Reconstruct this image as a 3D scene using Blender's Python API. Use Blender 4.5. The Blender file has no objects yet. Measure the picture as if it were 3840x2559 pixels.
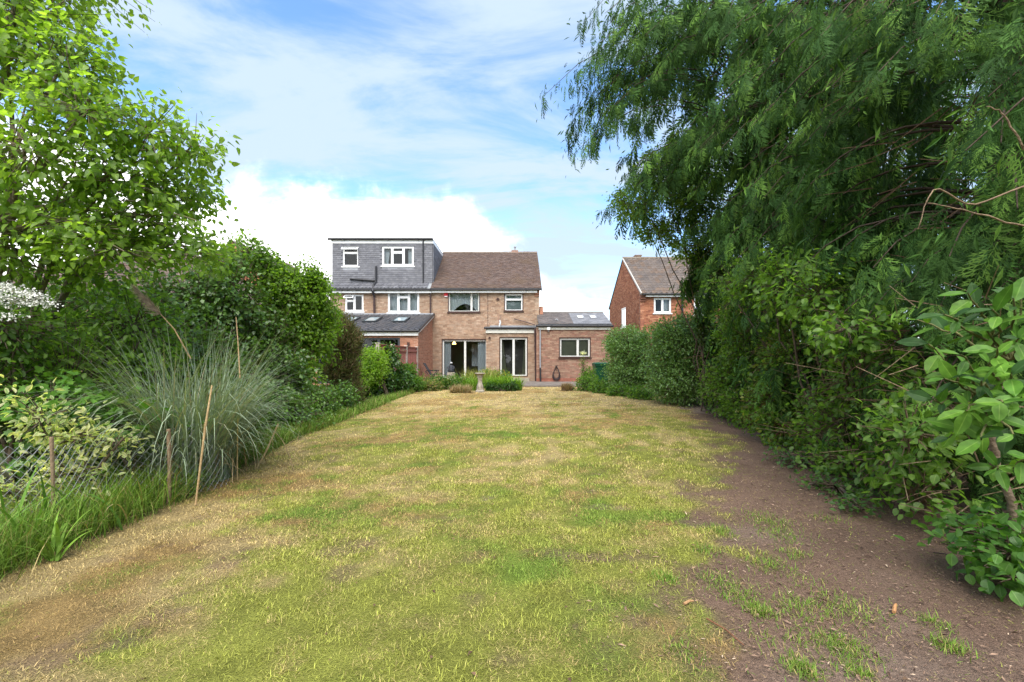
import bpy, math, random
import numpy as np
from mathutils import Matrix, Vector

# ------------------------------------------------------------------ camera, sky, sun, exposure
SC = bpy.context.scene
COL = SC.collection
FPX, CX, HY, CAMH = 1707.0, 1920.0, 1335.0, 1.35      # focal length in photo pixels, principal column, horizon row, eye height
cam_d = bpy.data.cameras.new('camera'); cam = bpy.data.objects.new('camera', cam_d); COL.objects.link(cam)
cam_d.sensor_width = 36.0; cam_d.lens = 36.0 * FPX / 3840.0; cam_d.shift_y = (HY - 1279.5) / 3840.0
cam_d.clip_start = 0.05; cam_d.clip_end = 2000
cam.location = (0, 0, CAMH); cam.rotation_euler = (math.radians(90), 0, 0)
SC.camera = cam
SC.render.resolution_x, SC.render.resolution_y = 1024, 682
vs = SC.view_settings
vs.view_transform = 'Standard'; vs.look = 'None'; vs.gamma = 1.0; vs.use_curve_mapping = False
vs.exposure = 1.96
SC.render.engine = 'CYCLES'
SC.cycles.max_bounces = 9; SC.cycles.diffuse_bounces = 5; SC.cycles.glossy_bounces = 2
SC.cycles.transmission_bounces = 4; SC.cycles.transparent_max_bounces = 6
SC.cycles.use_denoising = True; SC.cycles.denoising_prefilter = 'NONE'
SC.cycles.caustics_reflective = False; SC.cycles.caustics_refractive = False

SUN_EL, SUN_AZ = math.radians(56), math.radians(180)     # azimuth clockwise from +Y: behind the camera, veiled by thin cloud
W = bpy.data.worlds.new('World'); SC.world = W; W.use_nodes = True
wn, wl = W.node_tree.nodes, W.node_tree.links
wn.clear()
def N(t, **k):
    n = wn.new(t)
    for a, b in k.items(): setattr(n, a, b)
    return n
def vmath(op, a, b=None, nodes=None, links=None):
    n = nodes.new('ShaderNodeMath'); n.operation = op
    for i, v in enumerate((a, b)):
        if v is None: continue
        if isinstance(v, (int, float)): n.inputs[i].default_value = v
        else: links.new(v, n.inputs[i])
    return n.outputs[0]
def wm(op, a, b=None): return vmath(op, a, b, wn, wl)
out = N('ShaderNodeOutputWorld')
sky = N('ShaderNodeTexSky', sky_type='NISHITA', sun_disc=False)
sky.sun_elevation = SUN_EL; sky.sun_rotation = SUN_AZ; sky.air_density = 1.0; sky.dust_density = 0.6; sky.ozone_density = 2.0
tc = N('ShaderNodeTexCoord'); sep = N('ShaderNodeSeparateXYZ'); wl.new(tc.outputs['Generated'], sep.inputs[0])
x, y, z = sep.outputs
zz = wm('MAXIMUM', wm('ADD', z, 0.22), 0.1)
comb = N('ShaderNodeCombineXYZ'); wl.new(wm('DIVIDE', x, zz), comb.inputs[0]); wl.new(wm('DIVIDE', y, zz), comb.inputs[1])
def wnoise(vec, scale, detail, rough, dist, off, str_=(1, 1, 1), rot=0.0):
    mp = N('ShaderNodeMapping'); mp.inputs['Location'].default_value = off; mp.inputs['Scale'].default_value = str_; mp.inputs['Rotation'].default_value = (0, 0, rot); wl.new(vec, mp.inputs[0])
    n = N('ShaderNodeTexNoise'); n.inputs['Scale'].default_value = scale; n.inputs['Detail'].default_value = detail
    n.inputs['Roughness'].default_value = rough; n.inputs['Distortion'].default_value = dist
    wl.new(mp.outputs[0], n.inputs['Vector']); return n.outputs[0]
def wramp(v, a, b, c=0.0, d=1.0):
    n = N('ShaderNodeMapRange', interpolation_type='SMOOTHSTEP'); n.inputs[1].default_value = a; n.inputs[2].default_value = b
    n.inputs[3].default_value = c; n.inputs[4].default_value = d; wl.new(v, n.inputs[0]); return n.outputs[0]
wisp = wramp(wnoise(comb.outputs[0], 1.8, 10, 0.60, 0.5, (3.1, 0.6, 0), (0.8, 1.7, 1), 0.35), 0.36, 0.60, 0.03, 0.95)
puff = wnoise(tc.outputs['Generated'], 5.5, 9, 0.60, 0.12, (1.3, 4.2, 0.4))
edge = wm('SUBTRACT', 0.345, wm('MULTIPLY', wm('MAXIMUM', wm('ADD', x, 0.13), 0.0), 0.78))     # top of the cumulus bank
hgt = wm('SUBTRACT', wm('ADD', edge, wm('MULTIPLY', wm('SUBTRACT', puff, 0.5), 0.30)), z)
bank = wramp(hgt, -0.015, 0.085, 0.0, 1.0)
haze_ = wramp(z, 0.26, 0.0, 0.0, 0.72)
cover = wm('MAXIMUM', wm('MAXIMUM', wisp, bank), haze_)
bg1 = N('ShaderNodeBackground'); bg1.inputs[1].default_value = 0.098
hs = N('ShaderNodeHueSaturation'); hs.inputs['Saturation'].default_value = 1.15; wl.new(sky.outputs[0], hs.inputs['Color']); wl.new(hs.outputs[0], bg1.inputs[0])
bg2 = N('ShaderNodeBackground'); bg2.inputs[1].default_value = 0.285
ccol = N('ShaderNodeMixRGB'); ccol.inputs[1].default_value = (0.66, 0.81, 0.98, 1); ccol.inputs[2].default_value = (2.3, 2.3, 2.26, 1)
wl.new(bank, ccol.inputs[0]); wl.new(ccol.outputs[0], bg2.inputs[0])
mx = N('ShaderNodeMixShader'); wl.new(cover, mx.inputs[0]); wl.new(bg1.outputs[0], mx.inputs[1]); wl.new(bg2.outputs[0], mx.inputs[2])
wl.new(mx.outputs[0], out.inputs[0])

sd = bpy.data.lights.new('sun', 'SUN'); sun = bpy.data.objects.new('sun', sd); COL.objects.link(sun)
sd.energy = 2.0; sd.angle = math.radians(60); sd.color = (1.0, 0.95, 0.87)
dvec = Vector((math.sin(SUN_AZ) * math.cos(SUN_EL), math.cos(SUN_AZ) * math.cos(SUN_EL), math.sin(SUN_EL)))
sun.rotation_euler = dvec.to_track_quat('Z', 'Y').to_euler()

# ------------------------------------------------------------------ helpers
RNG = np.random.default_rng(7)
def px(xp, yp, Y): return np.array([(xp - CX) / FPX * Y, Y, CAMH + (HY - yp) / FPX * Y])
def PX(xp, Y): return (xp - CX) / FPX * Y
def PZ(yp, Y): return CAMH + (HY - yp) / FPX * Y
def nrm(a): return a / np.maximum(np.linalg.norm(a, axis=-1, keepdims=True), 1e-9)

_T = np.random.default_rng(3).random((256, 256))
def vnoise(x, y):
    x = np.asarray(x, float); y = np.asarray(y, float)
    xi = np.floor(x).astype(int); yi = np.floor(y).astype(int); fx = x - xi; fy = y - yi
    fx = fx * fx * (3 - 2 * fx); fy = fy * fy * (3 - 2 * fy)
    a = _T[xi % 256, yi % 256]; b = _T[(xi + 1) % 256, yi % 256]; c = _T[xi % 256, (yi + 1) % 256]; d = _T[(xi + 1) % 256, (yi + 1) % 256]
    return (a * (1 - fx) + b * fx) * (1 - fy) + (c * (1 - fx) + d * fx) * fy
def fbm(x, y, s, o=4, seed=0):
    v = 0; a = 0.5; t = 0; f = 1.0 / s
    for k in range(o):
        v = v + a * vnoise(np.asarray(x) * f + 17.3 * k + seed, np.asarray(y) * f + 9.1 * k - seed * 1.7); t += a; a *= 0.5; f *= 2.03
    return v / t
def sstep(a, b, v): t = np.clip((v - a) / (b - a), 0, 1); return t * t * (3 - 2 * t)

class Geo:
    """collects triangles (and per-vertex colours) for one mesh"""
    def __init__(s): s.v, s.t, s.c, s.n = [], [], [], 0
    def add(s, v, t, c=(1, 1, 1)):
        v = np.asarray(v, float).reshape(-1, 3); t = np.asarray(t, int).reshape(-1, 3)
        c = np.asarray(c, float)
        if c.ndim == 1: c = np.broadcast_to(c, (len(v), 3))
        s.v.append(v); s.t.append(t + s.n); s.c.append(c); s.n += len(v); return s
    def quad(s, a, b, c, d, col=(1, 1, 1)): return s.add([a, b, c, d], [(0, 1, 2), (0, 2, 3)], col)
    def boxes(s, F, lo, hi, col=(1, 1, 1), shear=0.0, bottom=True):
        """boxes in the frame F=(O,U,V,N): lo, hi arrays (n,3) of u,v,n; shear lifts the low-v end along N"""
        O, U, V, Nn = F
        lo = np.atleast_2d(np.asarray(lo, float)); hi = np.atleast_2d(np.asarray(hi, float)); n = len(lo)
        sel = np.array([[0,0,0],[1,0,0],[1,1,0],[0,1,0],[0,0,1],[1,0,1],[1,1,1],[0,1,1]], float)
        L = lo[:, None, :] + (hi - lo)[:, None, :] * sel[None]
        L[:, :, 2] += shear * (1 - sel[None, :, 1])
        P = O + L[..., 0:1] * U + L[..., 1:2] * V + L[..., 2:3] * Nn
        tr = np.array([(4,5,6),(4,6,7),(0,1,5),(0,5,4),(1,2,6),(1,6,5),(2,3,7),(2,7,6),(3,0,4),(3,4,7),(0,2,1),(0,3,2)])
        if np.dot(np.cross(U, V), Nn) < 0: tr = tr[:, ::-1]
        if not bottom: tr = tr[:10]
        T = tr[None] + (np.arange(n) * 8)[:, None, None]
        c = np.asarray(col, float)
        if c.ndim == 2: c = np.repeat(c, 8, axis=0)
        return s.add(P.reshape(-1, 3), T.reshape(-1, 3), c)
    def box(s, a, b, col=(1, 1, 1)): return s.boxes(WF, [a], [b], col)
    def tube(s, pts, rad, k=8, col=(1, 1, 1), cap=True):
        pts = np.asarray(pts, float); m = len(pts); rad = np.broadcast_to(np.asarray(rad, float), (m,))
        d = nrm(np.gradient(pts, axis=0)); ref = np.array([0, 0, 1.0]) if abs(d[:, 2]).mean() < 0.8 else np.array([1.0, 0, 0])
        a = nrm(np.cross(d, ref)); b = np.cross(d, a)
        th = np.linspace(0, 2 * np.pi, k, endpoint=False)
        R = pts[:, None] + rad[:, None, None] * (np.cos(th)[None, :, None] * a[:, None] + np.sin(th)[None, :, None] * b[:, None])
        t = []
        for i in range(m - 1):
            for j in range(k):
                q = i*k + j; r = i*k + (j+1) % k
                t += [(q, q + k, r), (r, q + k, r + k)]
        V = R.reshape(-1, 3)
        if cap:
            V = np.vstack([V, pts[:1], pts[-1:]]); c0 = m*k
            for j in range(k):
                t += [(c0, j, (j+1) % k), (c0 + 1, (m-1)*k + (j+1) % k, (m-1)*k + j)]
        return s.add(V, t, col)
    def lathe(s, c, prof, k=20, col=(1, 1, 1)):
        c = np.asarray(c, float); th = np.linspace(0, 2*np.pi, k, endpoint=False); m = len(prof)
        R = np.array([[c + np.array([r*np.cos(a), r*np.sin(a), z]) for a in th] for r, z in prof])
        t = []
        for i in range(m - 1):
            for j in range(k):
                q = i*k + j; r = i*k + (j+1) % k
                t += [(q, r, q + k), (r, r + k, q + k)]
        return s.add(R.reshape(-1, 3), t, col)
    def prisms(s, A, B, ra, rb, col=(1, 1, 1)):
        """thin three-sided twigs from points A to points B"""
        d = nrm(B - A); ref = np.where(np.abs(d[:, 2:3]) > 0.8, np.array([[1.0, 0, 0]]), np.array([[0, 0, 1.0]]))
        a = nrm(np.cross(d, ref)); b = np.cross(d, a); n = len(A)
        ra = np.broadcast_to(np.asarray(ra, float), (n,)); rb = np.broadcast_to(np.asarray(rb, float), (n,))
        V = np.zeros((n, 6, 3))
        for i, th in enumerate((0, 2.094, 4.189)):
            o = math.cos(th) * a + math.sin(th) * b
            V[:, i] = A + o * ra[:, None]; V[:, i + 3] = B + o * rb[:, None]
        tr = np.array([(0,3,1),(1,3,4),(1,4,2),(2,4,5),(2,5,0),(0,5,3)])
        c = np.asarray(col, float)
        if c.ndim == 2: c = np.repeat(c, 6, axis=0)
        return s.add(V.reshape(-1, 3), (tr[None] + (np.arange(n) * 6)[:, None, None]).reshape(-1, 3), c)
    def arrays(s): return np.vstack(s.v), np.vstack(s.t), np.vstack(s.c)
WF = (np.zeros(3), np.array([1.0, 0, 0]), np.array([0, 1.0, 0]), np.array([0, 0, 1.0]))

def mesh(name, geo, mat, smooth=False, off=None):
    v, t, c = geo.arrays()
    if off is not None: v = v - np.asarray(off)
    me = bpy.data.meshes.new(name); n, m = len(v), len(t)
    me.vertices.add(n); me.vertices.foreach_set('co', v.astype(np.float32).ravel())
    me.loops.add(m * 3); me.loops.foreach_set('vertex_index', t.astype(np.int32).ravel())
    me.polygons.add(m); me.polygons.foreach_set('loop_start', np.arange(0, m * 3, 3, dtype=np.int32))
    me.polygons.foreach_set('loop_total', np.full(m, 3, np.int32))
    me.polygons.foreach_set('use_smooth', np.full(m, smooth, bool))
    at = me.color_attributes.new('Col', 'FLOAT_COLOR', 'POINT')
    at.data.foreach_set('color', np.hstack([c, np.ones((n, 1))]).astype(np.float32).ravel())
    me.materials.append(mat); me.update(calc_edges=True)
    return me
def tag(o, label=None, cat=None, group=None, kind=None):
    if label: o['label'] = label
    if cat: o['category'] = cat
    if group: o['group'] = group
    if kind: o['kind'] = kind
    return o
def thing(name, label, cat, loc=(0, 0, 0), group=None):
    o = bpy.data.objects.new(name, None); COL.objects.link(o); o.location = loc; o.empty_display_size = 0.2
    return tag(o, label, cat, group)
def obj(name, geo, mat, parent=None, smooth=False, kind=None, label=None):
    """one mesh object from world-space geometry; under a thing it is placed relative to the thing's base"""
    if parent is None:
        v = np.vstack(geo.v); base = np.array([(v[:, 0].min() + v[:, 0].max()) / 2, (v[:, 1].min() + v[:, 1].max()) / 2, v[:, 2].min()])
        o = bpy.data.objects.new(name, mesh(name, geo, mat, smooth, base)); o.location = base
    else:
        o = bpy.data.objects.new(name, mesh(name, geo, mat, smooth)); o.parent = parent
        if parent.type == 'EMPTY': o.location = -parent.location
    COL.objects.link(o); return tag(o, label, None, None, kind)

# ------------------------------------------------------------------ materials
def newmat(name):
    m = bpy.data.materials.new(name); m.use_nodes = True; n = m.node_tree.nodes; n.clear(); return m, n, m.node_tree.links
def mat(name, col=None, rough=0.7, spec=0.3, noise=0.0, nscale=8.0, bump=0.0, bscale=60.0, metal=0.0, objcol=False, vary=None):
    """colour from the Col attribute (or a flat colour), mottled by noise, with fine bump relief"""
    m, n, l = newmat(name)
    o = n.new('ShaderNodeOutputMaterial'); b = n.new('ShaderNodeBsdfPrincipled'); l.new(b.outputs[0], o.inputs[0])
    b.inputs['Roughness'].default_value = rough; b.inputs['Metallic'].default_value = metal
    b.inputs['Specular IOR Level'].default_value = spec
    if col is not None:
        c = n.new('ShaderNodeRGB'); c.outputs[0].default_value = (*col, 1); cs = c.outputs[0]
    elif objcol:
        c = n.new('ShaderNodeObjectInfo'); cs = c.outputs['Color']
    else:
        c = n.new('ShaderNodeAttribute'); c.attribute_name = 'Col'; cs = c.outputs['Color']
    g = n.new('ShaderNodeNewGeometry')
    if noise:
        t = n.new('ShaderNodeTexNoise'); t.inputs['Scale'].default_value = nscale; t.inputs['Detail'].default_value = 6; t.inputs['Roughness'].default_value = 0.65
        l.new(g.outputs['Position'], t.inputs['Vector'])
        r = n.new('ShaderNodeMapRange'); r.inputs[1].default_value = 0.3; r.inputs[2].default_value = 0.7
        r.inputs[3].default_value = 1 - noise; r.inputs[4].default_value = 1 + noise; l.new(t.outputs[0], r.inputs[0])
        mu = n.new('ShaderNodeMixRGB'); mu.blend_type = 'MULTIPLY'; mu.inputs[0].default_value = 1; l.new(cs, mu.inputs[1]); l.new(r.outputs[0], mu.inputs[2]); cs = mu.outputs[0]
        if vary is not None:
            t2 = n.new('ShaderNodeTexNoise'); t2.inputs['Scale'].default_value = nscale * 0.31; t2.inputs['Detail'].default_value = 7; l.new(g.outputs['Position'], t2.inputs['Vector'])
            r2 = n.new('ShaderNodeMapRange'); r2.inputs[1].default_value = 0.5; r2.inputs[2].default_value = 0.68; r2.inputs[4].default_value = 0.6; l.new(t2.outputs[0], r2.inputs[0])
            mv = n.new('ShaderNodeMixRGB'); mv.inputs[2].default_value = (*vary, 1); l.new(r2.outputs[0], mv.inputs[0]); l.new(cs, mv.inputs[1]); cs = mv.outputs[0]
    l.new(cs, b.inputs['Base Color'])
    if bump:
        t = n.new('ShaderNodeTexNoise'); t.inputs['Scale'].default_value = bscale; t.inputs['Detail'].default_value = 5; l.new(g.outputs['Position'], t.inputs['Vector'])
        bp = n.new('ShaderNodeBump'); bp.inputs['Strength'].default_value = bump; bp.inputs['Distance'].default_value = 0.02
        l.new(t.outputs[0], bp.inputs['Height']); l.new(bp.outputs[0], b.inputs['Normal'])
    return m
def leafmat(name, rough=0.45, spec=0.4, trans=0.35, objcol=False, rib=0.0):
    m, n, l = newmat(name)
    o = n.new('ShaderNodeOutputMaterial'); b = n.new('ShaderNodeBsdfPrincipled'); tr = n.new('ShaderNodeBsdfTranslucent'); mx = n.new('ShaderNodeMixShader')
    b.inputs['Roughness'].default_value = rough; b.inputs['Specular IOR Level'].default_value = spec
    if objcol: c = n.new('ShaderNodeObjectInfo'); cs = c.outputs['Color']
    else: c = n.new('ShaderNodeAttribute'); c.attribute_name = 'Col'; cs = c.outputs['Color']
    g = n.new('ShaderNodeNewGeometry'); t = n.new('ShaderNodeTexNoise'); t.inputs['Scale'].default_value = 28; t.inputs['Detail'].default_value = 3
    l.new(g.outputs['Position'], t.inputs['Vector'])
    r = n.new('ShaderNodeMapRange'); r.inputs[1].default_value = 0.3; r.inputs[2].default_value = 0.7; r.inputs[3].default_value = 0.78; r.inputs[4].default_value = 1.22; l.new(t.outputs[0], r.inputs[0])
    mu = n.new('ShaderNodeMixRGB'); mu.blend_type = 'MULTIPLY'; mu.inputs[0].default_value = 1; l.new(cs, mu.inputs[1]); l.new(r.outputs[0], mu.inputs[2]); cs = mu.outputs[0]
    if rib:   # the pale midrib and veins are in the leaf's own Col attribute (1 = blade, higher = rib)
        a = n.new('ShaderNodeAttribute'); a.attribute_name = 'Col'
        m2 = n.new('ShaderNodeMixRGB'); m2.blend_type = 'MULTIPLY'; m2.inputs[0].default_value = 1; l.new(cs, m2.inputs[1]); l.new(a.outputs['Color'], m2.inputs[2]); cs = m2.outputs[0]
    l.new(cs, b.inputs['Base Color'])
    ty = n.new('ShaderNodeMixRGB'); ty.blend_type = 'MULTIPLY'; ty.inputs[0].default_value = 1; ty.inputs[2].default_value = (2.05, 2.1, 0.85, 1); l.new(cs, ty.inputs[1]); l.new(ty.outputs[0], tr.inputs[0])
    mx.inputs[0].default_value = trans; l.new(b.outputs[0], mx.inputs[1]); l.new(tr.outputs[0], mx.inputs[2]); l.new(mx.outputs[0], o.inputs[0])
    return m
def glassmat():
    m, n, l = newmat('window_glass')
    o = n.new('ShaderNodeOutputMaterial'); t = n.new('ShaderNodeBsdfTransparent'); g = n.new('ShaderNodeBsdfGlossy'); mx = n.new('ShaderNodeMixShader')
    t.inputs[0].default_value = (0.86, 0.9, 0.9, 1); g.inputs['Roughness'].default_value = 0.02; g.inputs[0].default_value = (0.9, 0.95, 1, 1)
    f = n.new('ShaderNodeFresnel'); f.inputs[0].default_value = 1.5
    gg = n.new('ShaderNodeNewGeometry'); tx = n.new('ShaderNodeTexNoise'); tx.inputs['Scale'].default_value = 0.9; l.new(gg.outputs['Position'], tx.inputs['Vector'])
    bp = n.new('ShaderNodeBump'); bp.inputs['Strength'].default_value = 0.06; bp.inputs['Distance'].default_value = 0.1; l.new(tx.outputs[0], bp.inputs['Height']); l.new(bp.outputs[0], g.inputs['Normal'])
    l.new(f.outputs[0], mx.inputs[0]); l.new(t.outputs[0], mx.inputs[1]); l.new(g.outputs[0], mx.inputs[2]); l.new(mx.outputs[0], o.inputs[0]); return m
M = {}
M['attr'] = mat('brick_clay', rough=0.88, spec=0.15, noise=0.22, nscale=6, bump=0.5, bscale=90)
M['mortar'] = mat('mortar', (0.38, 0.29, 0.215), rough=0.95, spec=0.1, noise=0.15, nscale=5, bump=0.3, bscale=120)
M['mortar_pale'] = mat('pale_mortar', (0.50, 0.40, 0.33), rough=0.95, spec=0.1, noise=0.12, nscale=5, bump=0.3, bscale=120)
M['mortar_red'] = mat('weathered_mortar', (0.32, 0.19, 0.14), rough=0.95, spec=0.1, noise=0.15, nscale=5, bump=0.3, bscale=120)
M['tile'] = mat('clay_roof_tile', rough=0.88, spec=0.12, noise=0.14, nscale=3.0, bump=0.5, bscale=70, vary=(0.115, 0.078, 0.052))
M['tile_grey'] = mat('slate_grey_tile', rough=0.6, spec=0.35, noise=0.12, nscale=4, bump=0.2, bscale=70)
M['tile_obj'] = mat('interlocking_tile', rough=0.62, spec=0.35, noise=0.25, nscale=7, bump=0.35, bscale=60, objcol=True)
M['white'] = mat('white_upvc', (0.78, 0.78, 0.77), rough=0.35, spec=0.4, noise=0.05, nscale=9)
M['cream'] = mat('aged_cream_paint', (0.62, 0.60, 0.53), rough=0.6, noise=0.14, nscale=7)
M['frame'] = mat('aged_white_frame', (0.62, 0.61, 0.57), rough=0.5, noise=0.1, nscale=11)
M['brown'] = mat('dark_brown_timber', (0.055, 0.026, 0.02), rough=0.55, noise=0.2, nscale=12)
M['black'] = mat('black_plastic', (0.022, 0.022, 0.026), rough=0.45, spec=0.4, noise=0.15, nscale=10)
M['pipe'] = mat('brown_plastic_pipe', (0.055, 0.03, 0.028), rough=0.45, spec=0.4, noise=0.15, nscale=10)
M['anthracite'] = mat('anthracite_aluminium', (0.035, 0.04, 0.045), rough=0.4, spec=0.5)
M['lead'] = mat('lead_flashing', (0.30, 0.31, 0.33), rough=0.6, noise=0.2, nscale=9)
M['felt'] = mat('grey_roof_felt', (0.22, 0.23, 0.24), rough=0.9, noise=0.2, nscale=5, bump=0.3)
M['glass'] = glassmat()
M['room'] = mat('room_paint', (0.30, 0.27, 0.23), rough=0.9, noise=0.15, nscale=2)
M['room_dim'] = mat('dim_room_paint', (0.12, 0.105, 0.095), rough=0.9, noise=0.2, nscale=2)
M['net'] = mat('net_curtain', (0.62, 0.66, 0.68), rough=0.9, spec=0.1, noise=0.08, nscale=14)
M['blind'] = mat('frosted_blind', (0.30, 0.36, 0.36), rough=0.6, noise=0.1, nscale=6)
M['olive'] = mat('olive_blind', (0.24, 0.24, 0.17), rough=0.7, noise=0.1, nscale=4)
M['red'] = mat('red_plastic', (0.55, 0.03, 0.035), rough=0.4, spec=0.4)
M['plant'] = leafmat('leaf', trans=0.55)
M['plant_glossy'] = leafmat('glossy_leaf', rough=0.36, spec=0.5, trans=0.28)
M['leaf_obj'] = leafmat('leaf_single', rough=0.42, spec=0.4, trans=0.5, objcol=True, rib=1)
M['leaf_obj_glossy'] = leafmat('glossy_leaf_single', rough=0.48, spec=0.22, trans=0.3, objcol=True, rib=1)
M['grass'] = leafmat('grass_blade', rough=0.65, spec=0.15, trans=0.16)
M['conifer'] = leafmat('conifer_spray', rough=0.7, spec=0.12, trans=0.15)
M['bark'] = mat('bark', rough=0.9, spec=0.15, noise=0.35, nscale=18, bump=0.8, bscale=45)
M['timber'] = mat('weathered_timber', rough=0.85, spec=0.15, noise=0.3, nscale=16, bump=0.4, bscale=60)
M['stone'] = mat('weathered_stone', (0.34, 0.30, 0.24), rough=0.95, spec=0.1, noise=0.4, nscale=14, bump=0.9, bscale=45)
M['wire'] = mat('galvanised_wire', (0.20, 0.21, 0.22), rough=0.5, metal=0.3)
M['plain'] = mat('attribute_paint', rough=0.6, spec=0.3, noise=0.1, nscale=9)
# ------------------------------------------------------------------ ground
XB_Y = [0, 1.9, 2.3, 2.9, 3.4, 4.2, 5.4, 8.7, 11, 14, 24]; XB_X = [0.5, 0.55, 0.5, 0.8, 1.2, 1.8, 2.5, 3.6, 4.3, 5.1, 5.6]
def soil_at(x, y):
    e = x - np.interp(y, XB_Y, XB_X) + (fbm(x, y, 0.9, 4, 5) - 0.5) * 1.25 + (fbm(x, y, 0.2, 3, 8) - 0.5) * 0.9
    right = sstep(-0.22, 0.34, e)
    bare = sstep(0.66, 0.74, fbm(x, y, 0.26, 4, 21)) * sstep(9.0, 3.0, y) * 0.55
    return np.maximum(right, bare)
LEDGE_Y = [0, 2.8, 4.2, 7.3, 17, 19, 24]; LEDGE_X = [-3.0, -3.15, -3.1, -3.55, -3.65, -3.5, -3.5]
def border_at(x, y): return sstep(0.12, -0.12, x - np.interp(y, LEDGE_Y, LEDGE_X) + (fbm(x, y, 0.5, 3, 3) - 0.5) * 0.25)
def dry_at(x, y):
    base = np.interp(y, [0, 2, 3.5, 6, 8.5, 11, 19], [0.36, 0.36, 0.37, 0.38, 0.48, 0.70, 0.88])
    base = base + 0.30 * sstep(-0.8, -3.0, x) * sstep(12, 3, y) - 0.16 * sstep(0.4, 2.2, x) * sstep(10, 4, y)
    base = base + 0.06 * np.tanh(4 * np.sin((x - 0.02 * y) * 2 * np.pi / 1.1)) * sstep(5, 9, y)      # mowing stripes
    return np.clip(base + (fbm(x, y, 1.1, 4, 1) - 0.5) * 0.7 + (fbm(x, y, 0.2, 3, 2) - 0.5) * 0.9, 0, 1)
def zg(x, y): return (fbm(x, y, 1.6, 3, 11) - 0.5) * 0.05 + (fbm(x, y, 0.25, 3, 12) - 0.5) * 0.018
STRAW = np.array([0.60, 0.455, 0.215]); RUST = np.array([0.47, 0.32, 0.13]); GREEN = np.array([0.31, 0.325, 0.066]); LUSH = np.array([0.19, 0.275, 0.045])
def lawn_col(x, y, r):
    d = dry_at(x, y)[:, None]; k = fbm(x, y, 0.8, 3, 31)[:, None]
    dryc = STRAW * (1 - sstep(0.45, 0.68, k)) + RUST * sstep(0.45, 0.68, k)
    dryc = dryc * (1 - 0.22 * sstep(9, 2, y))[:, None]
    w = sstep(0.22, 0.78, d + (r[:, None] - 0.5) * 0.75)
    g = GREEN * (1 - sstep(0.5, 0.7, k)) + LUSH * sstep(0.5, 0.7, k)
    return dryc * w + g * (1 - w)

g = Geo().quad((-300, -60, -0.06), (300, -60, -0.06), (300, 600, -0.06), (-300, 600, -0.06), (0.06, 0.075, 0.025))
tag(obj('ground', g, mat('rough_ground', rough=0.95, noise=0.4, nscale=0.8, bump=0.6, bscale=9)), kind='structure')

def grid(xs, ys):
    X, Yy = np.meshgrid(xs, ys); n, m = len(ys), len(xs); i = np.arange(n * m).reshape(n, m)
    a, b, c, d = i[:-1, :-1].ravel(), i[:-1, 1:].ravel(), i[1:, 1:].ravel(), i[1:, :-1].ravel()
    return X.ravel(), Yy.ravel(), np.vstack([np.c_[a, b, c], np.c_[a, c, d]])
ys = np.concatenate([np.arange(0.9, 5, 0.055), np.arange(5, 10, 0.11), np.arange(10, 23.3, 0.24)])
X, Yy, T = grid(np.arange(-6.5, 7.5, 0.075), ys)
s_ = soil_at(X, Yy)[:, None]; bd = border_at(X, Yy)[:, None]
base = lawn_col(X, Yy, np.full(len(X), 0.5)) * (0.34 + 0.55 * fbm(X, Yy, 0.11, 3, 61))[:, None]
soilc = np.array([0.165, 0.108, 0.078]) * (0.75 + 0.5 * fbm(X, Yy, 0.5, 4, 41))[:, None] + np.array([0.09, 0.08, 0.07]) * sstep(0.52, 0.72, fbm(X, Yy, 1.5, 3, 44))[:, None]
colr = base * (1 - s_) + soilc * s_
colr = colr * (1 - bd) + np.array([0.085, 0.085, 0.035]) * bd
Z = zg(X, Yy) - 0.006 * s_[:, 0] + s_[:, 0] * (fbm(X, Yy, 0.16, 3, 71) - 0.5) * 0.02
g = Geo().add(np.c_[X, Yy, Z], T, colr)
tag(obj('lawn', g, mat('lawn_earth', rough=0.97, spec=0.1, noise=0.42, nscale=85, bump=1.0, bscale=160), smooth=True), kind='structure')
g = Geo().box((-4.2, 19.9, -0.05), (5.1, 24.5, 0.05), (0.17, 0.145, 0.125))
tag(obj('patio', g, mat('patio_paving', rough=0.95, noise=0.45, nscale=3.5, bump=0.8, bscale=40)), kind='structure')

# ------------------------------------------------------------------ building helpers
def frame(o, u, n, v=(0, 0, 1)): return (np.array(o, float), np.array(u, float), np.array(v, float), np.array(n, float))
PAL_BUFF = np.array([1.0, 1.06, 1.06]) * np.array([[0.36, 0.235, 0.165], [0.39, 0.26, 0.185], [0.34, 0.21, 0.145], [0.41, 0.275, 0.20], [0.31, 0.19, 0.13], [0.37, 0.23, 0.155]])
PAL_PLUM = np.array([1.06, 1.08, 1.0]) * np.array([[0.28, 0.165, 0.125], [0.31, 0.19, 0.145], [0.25, 0.14, 0.11], [0.34, 0.215, 0.16], [0.29, 0.15, 0.115]])
PAL_RED = np.array([[0.40, 0.19, 0.12], [0.44, 0.21, 0.135], [0.36, 0.17, 0.105], [0.46, 0.23, 0.15]])
PAL_ORANGE = np.array([1.0, 1.2, 1.25]) * np.array([[0.36, 0.125, 0.065], [0.40, 0.14, 0.075], [0.31, 0.10, 0.055], [0.43, 0.17, 0.095], [0.27, 0.085, 0.05]])
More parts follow.
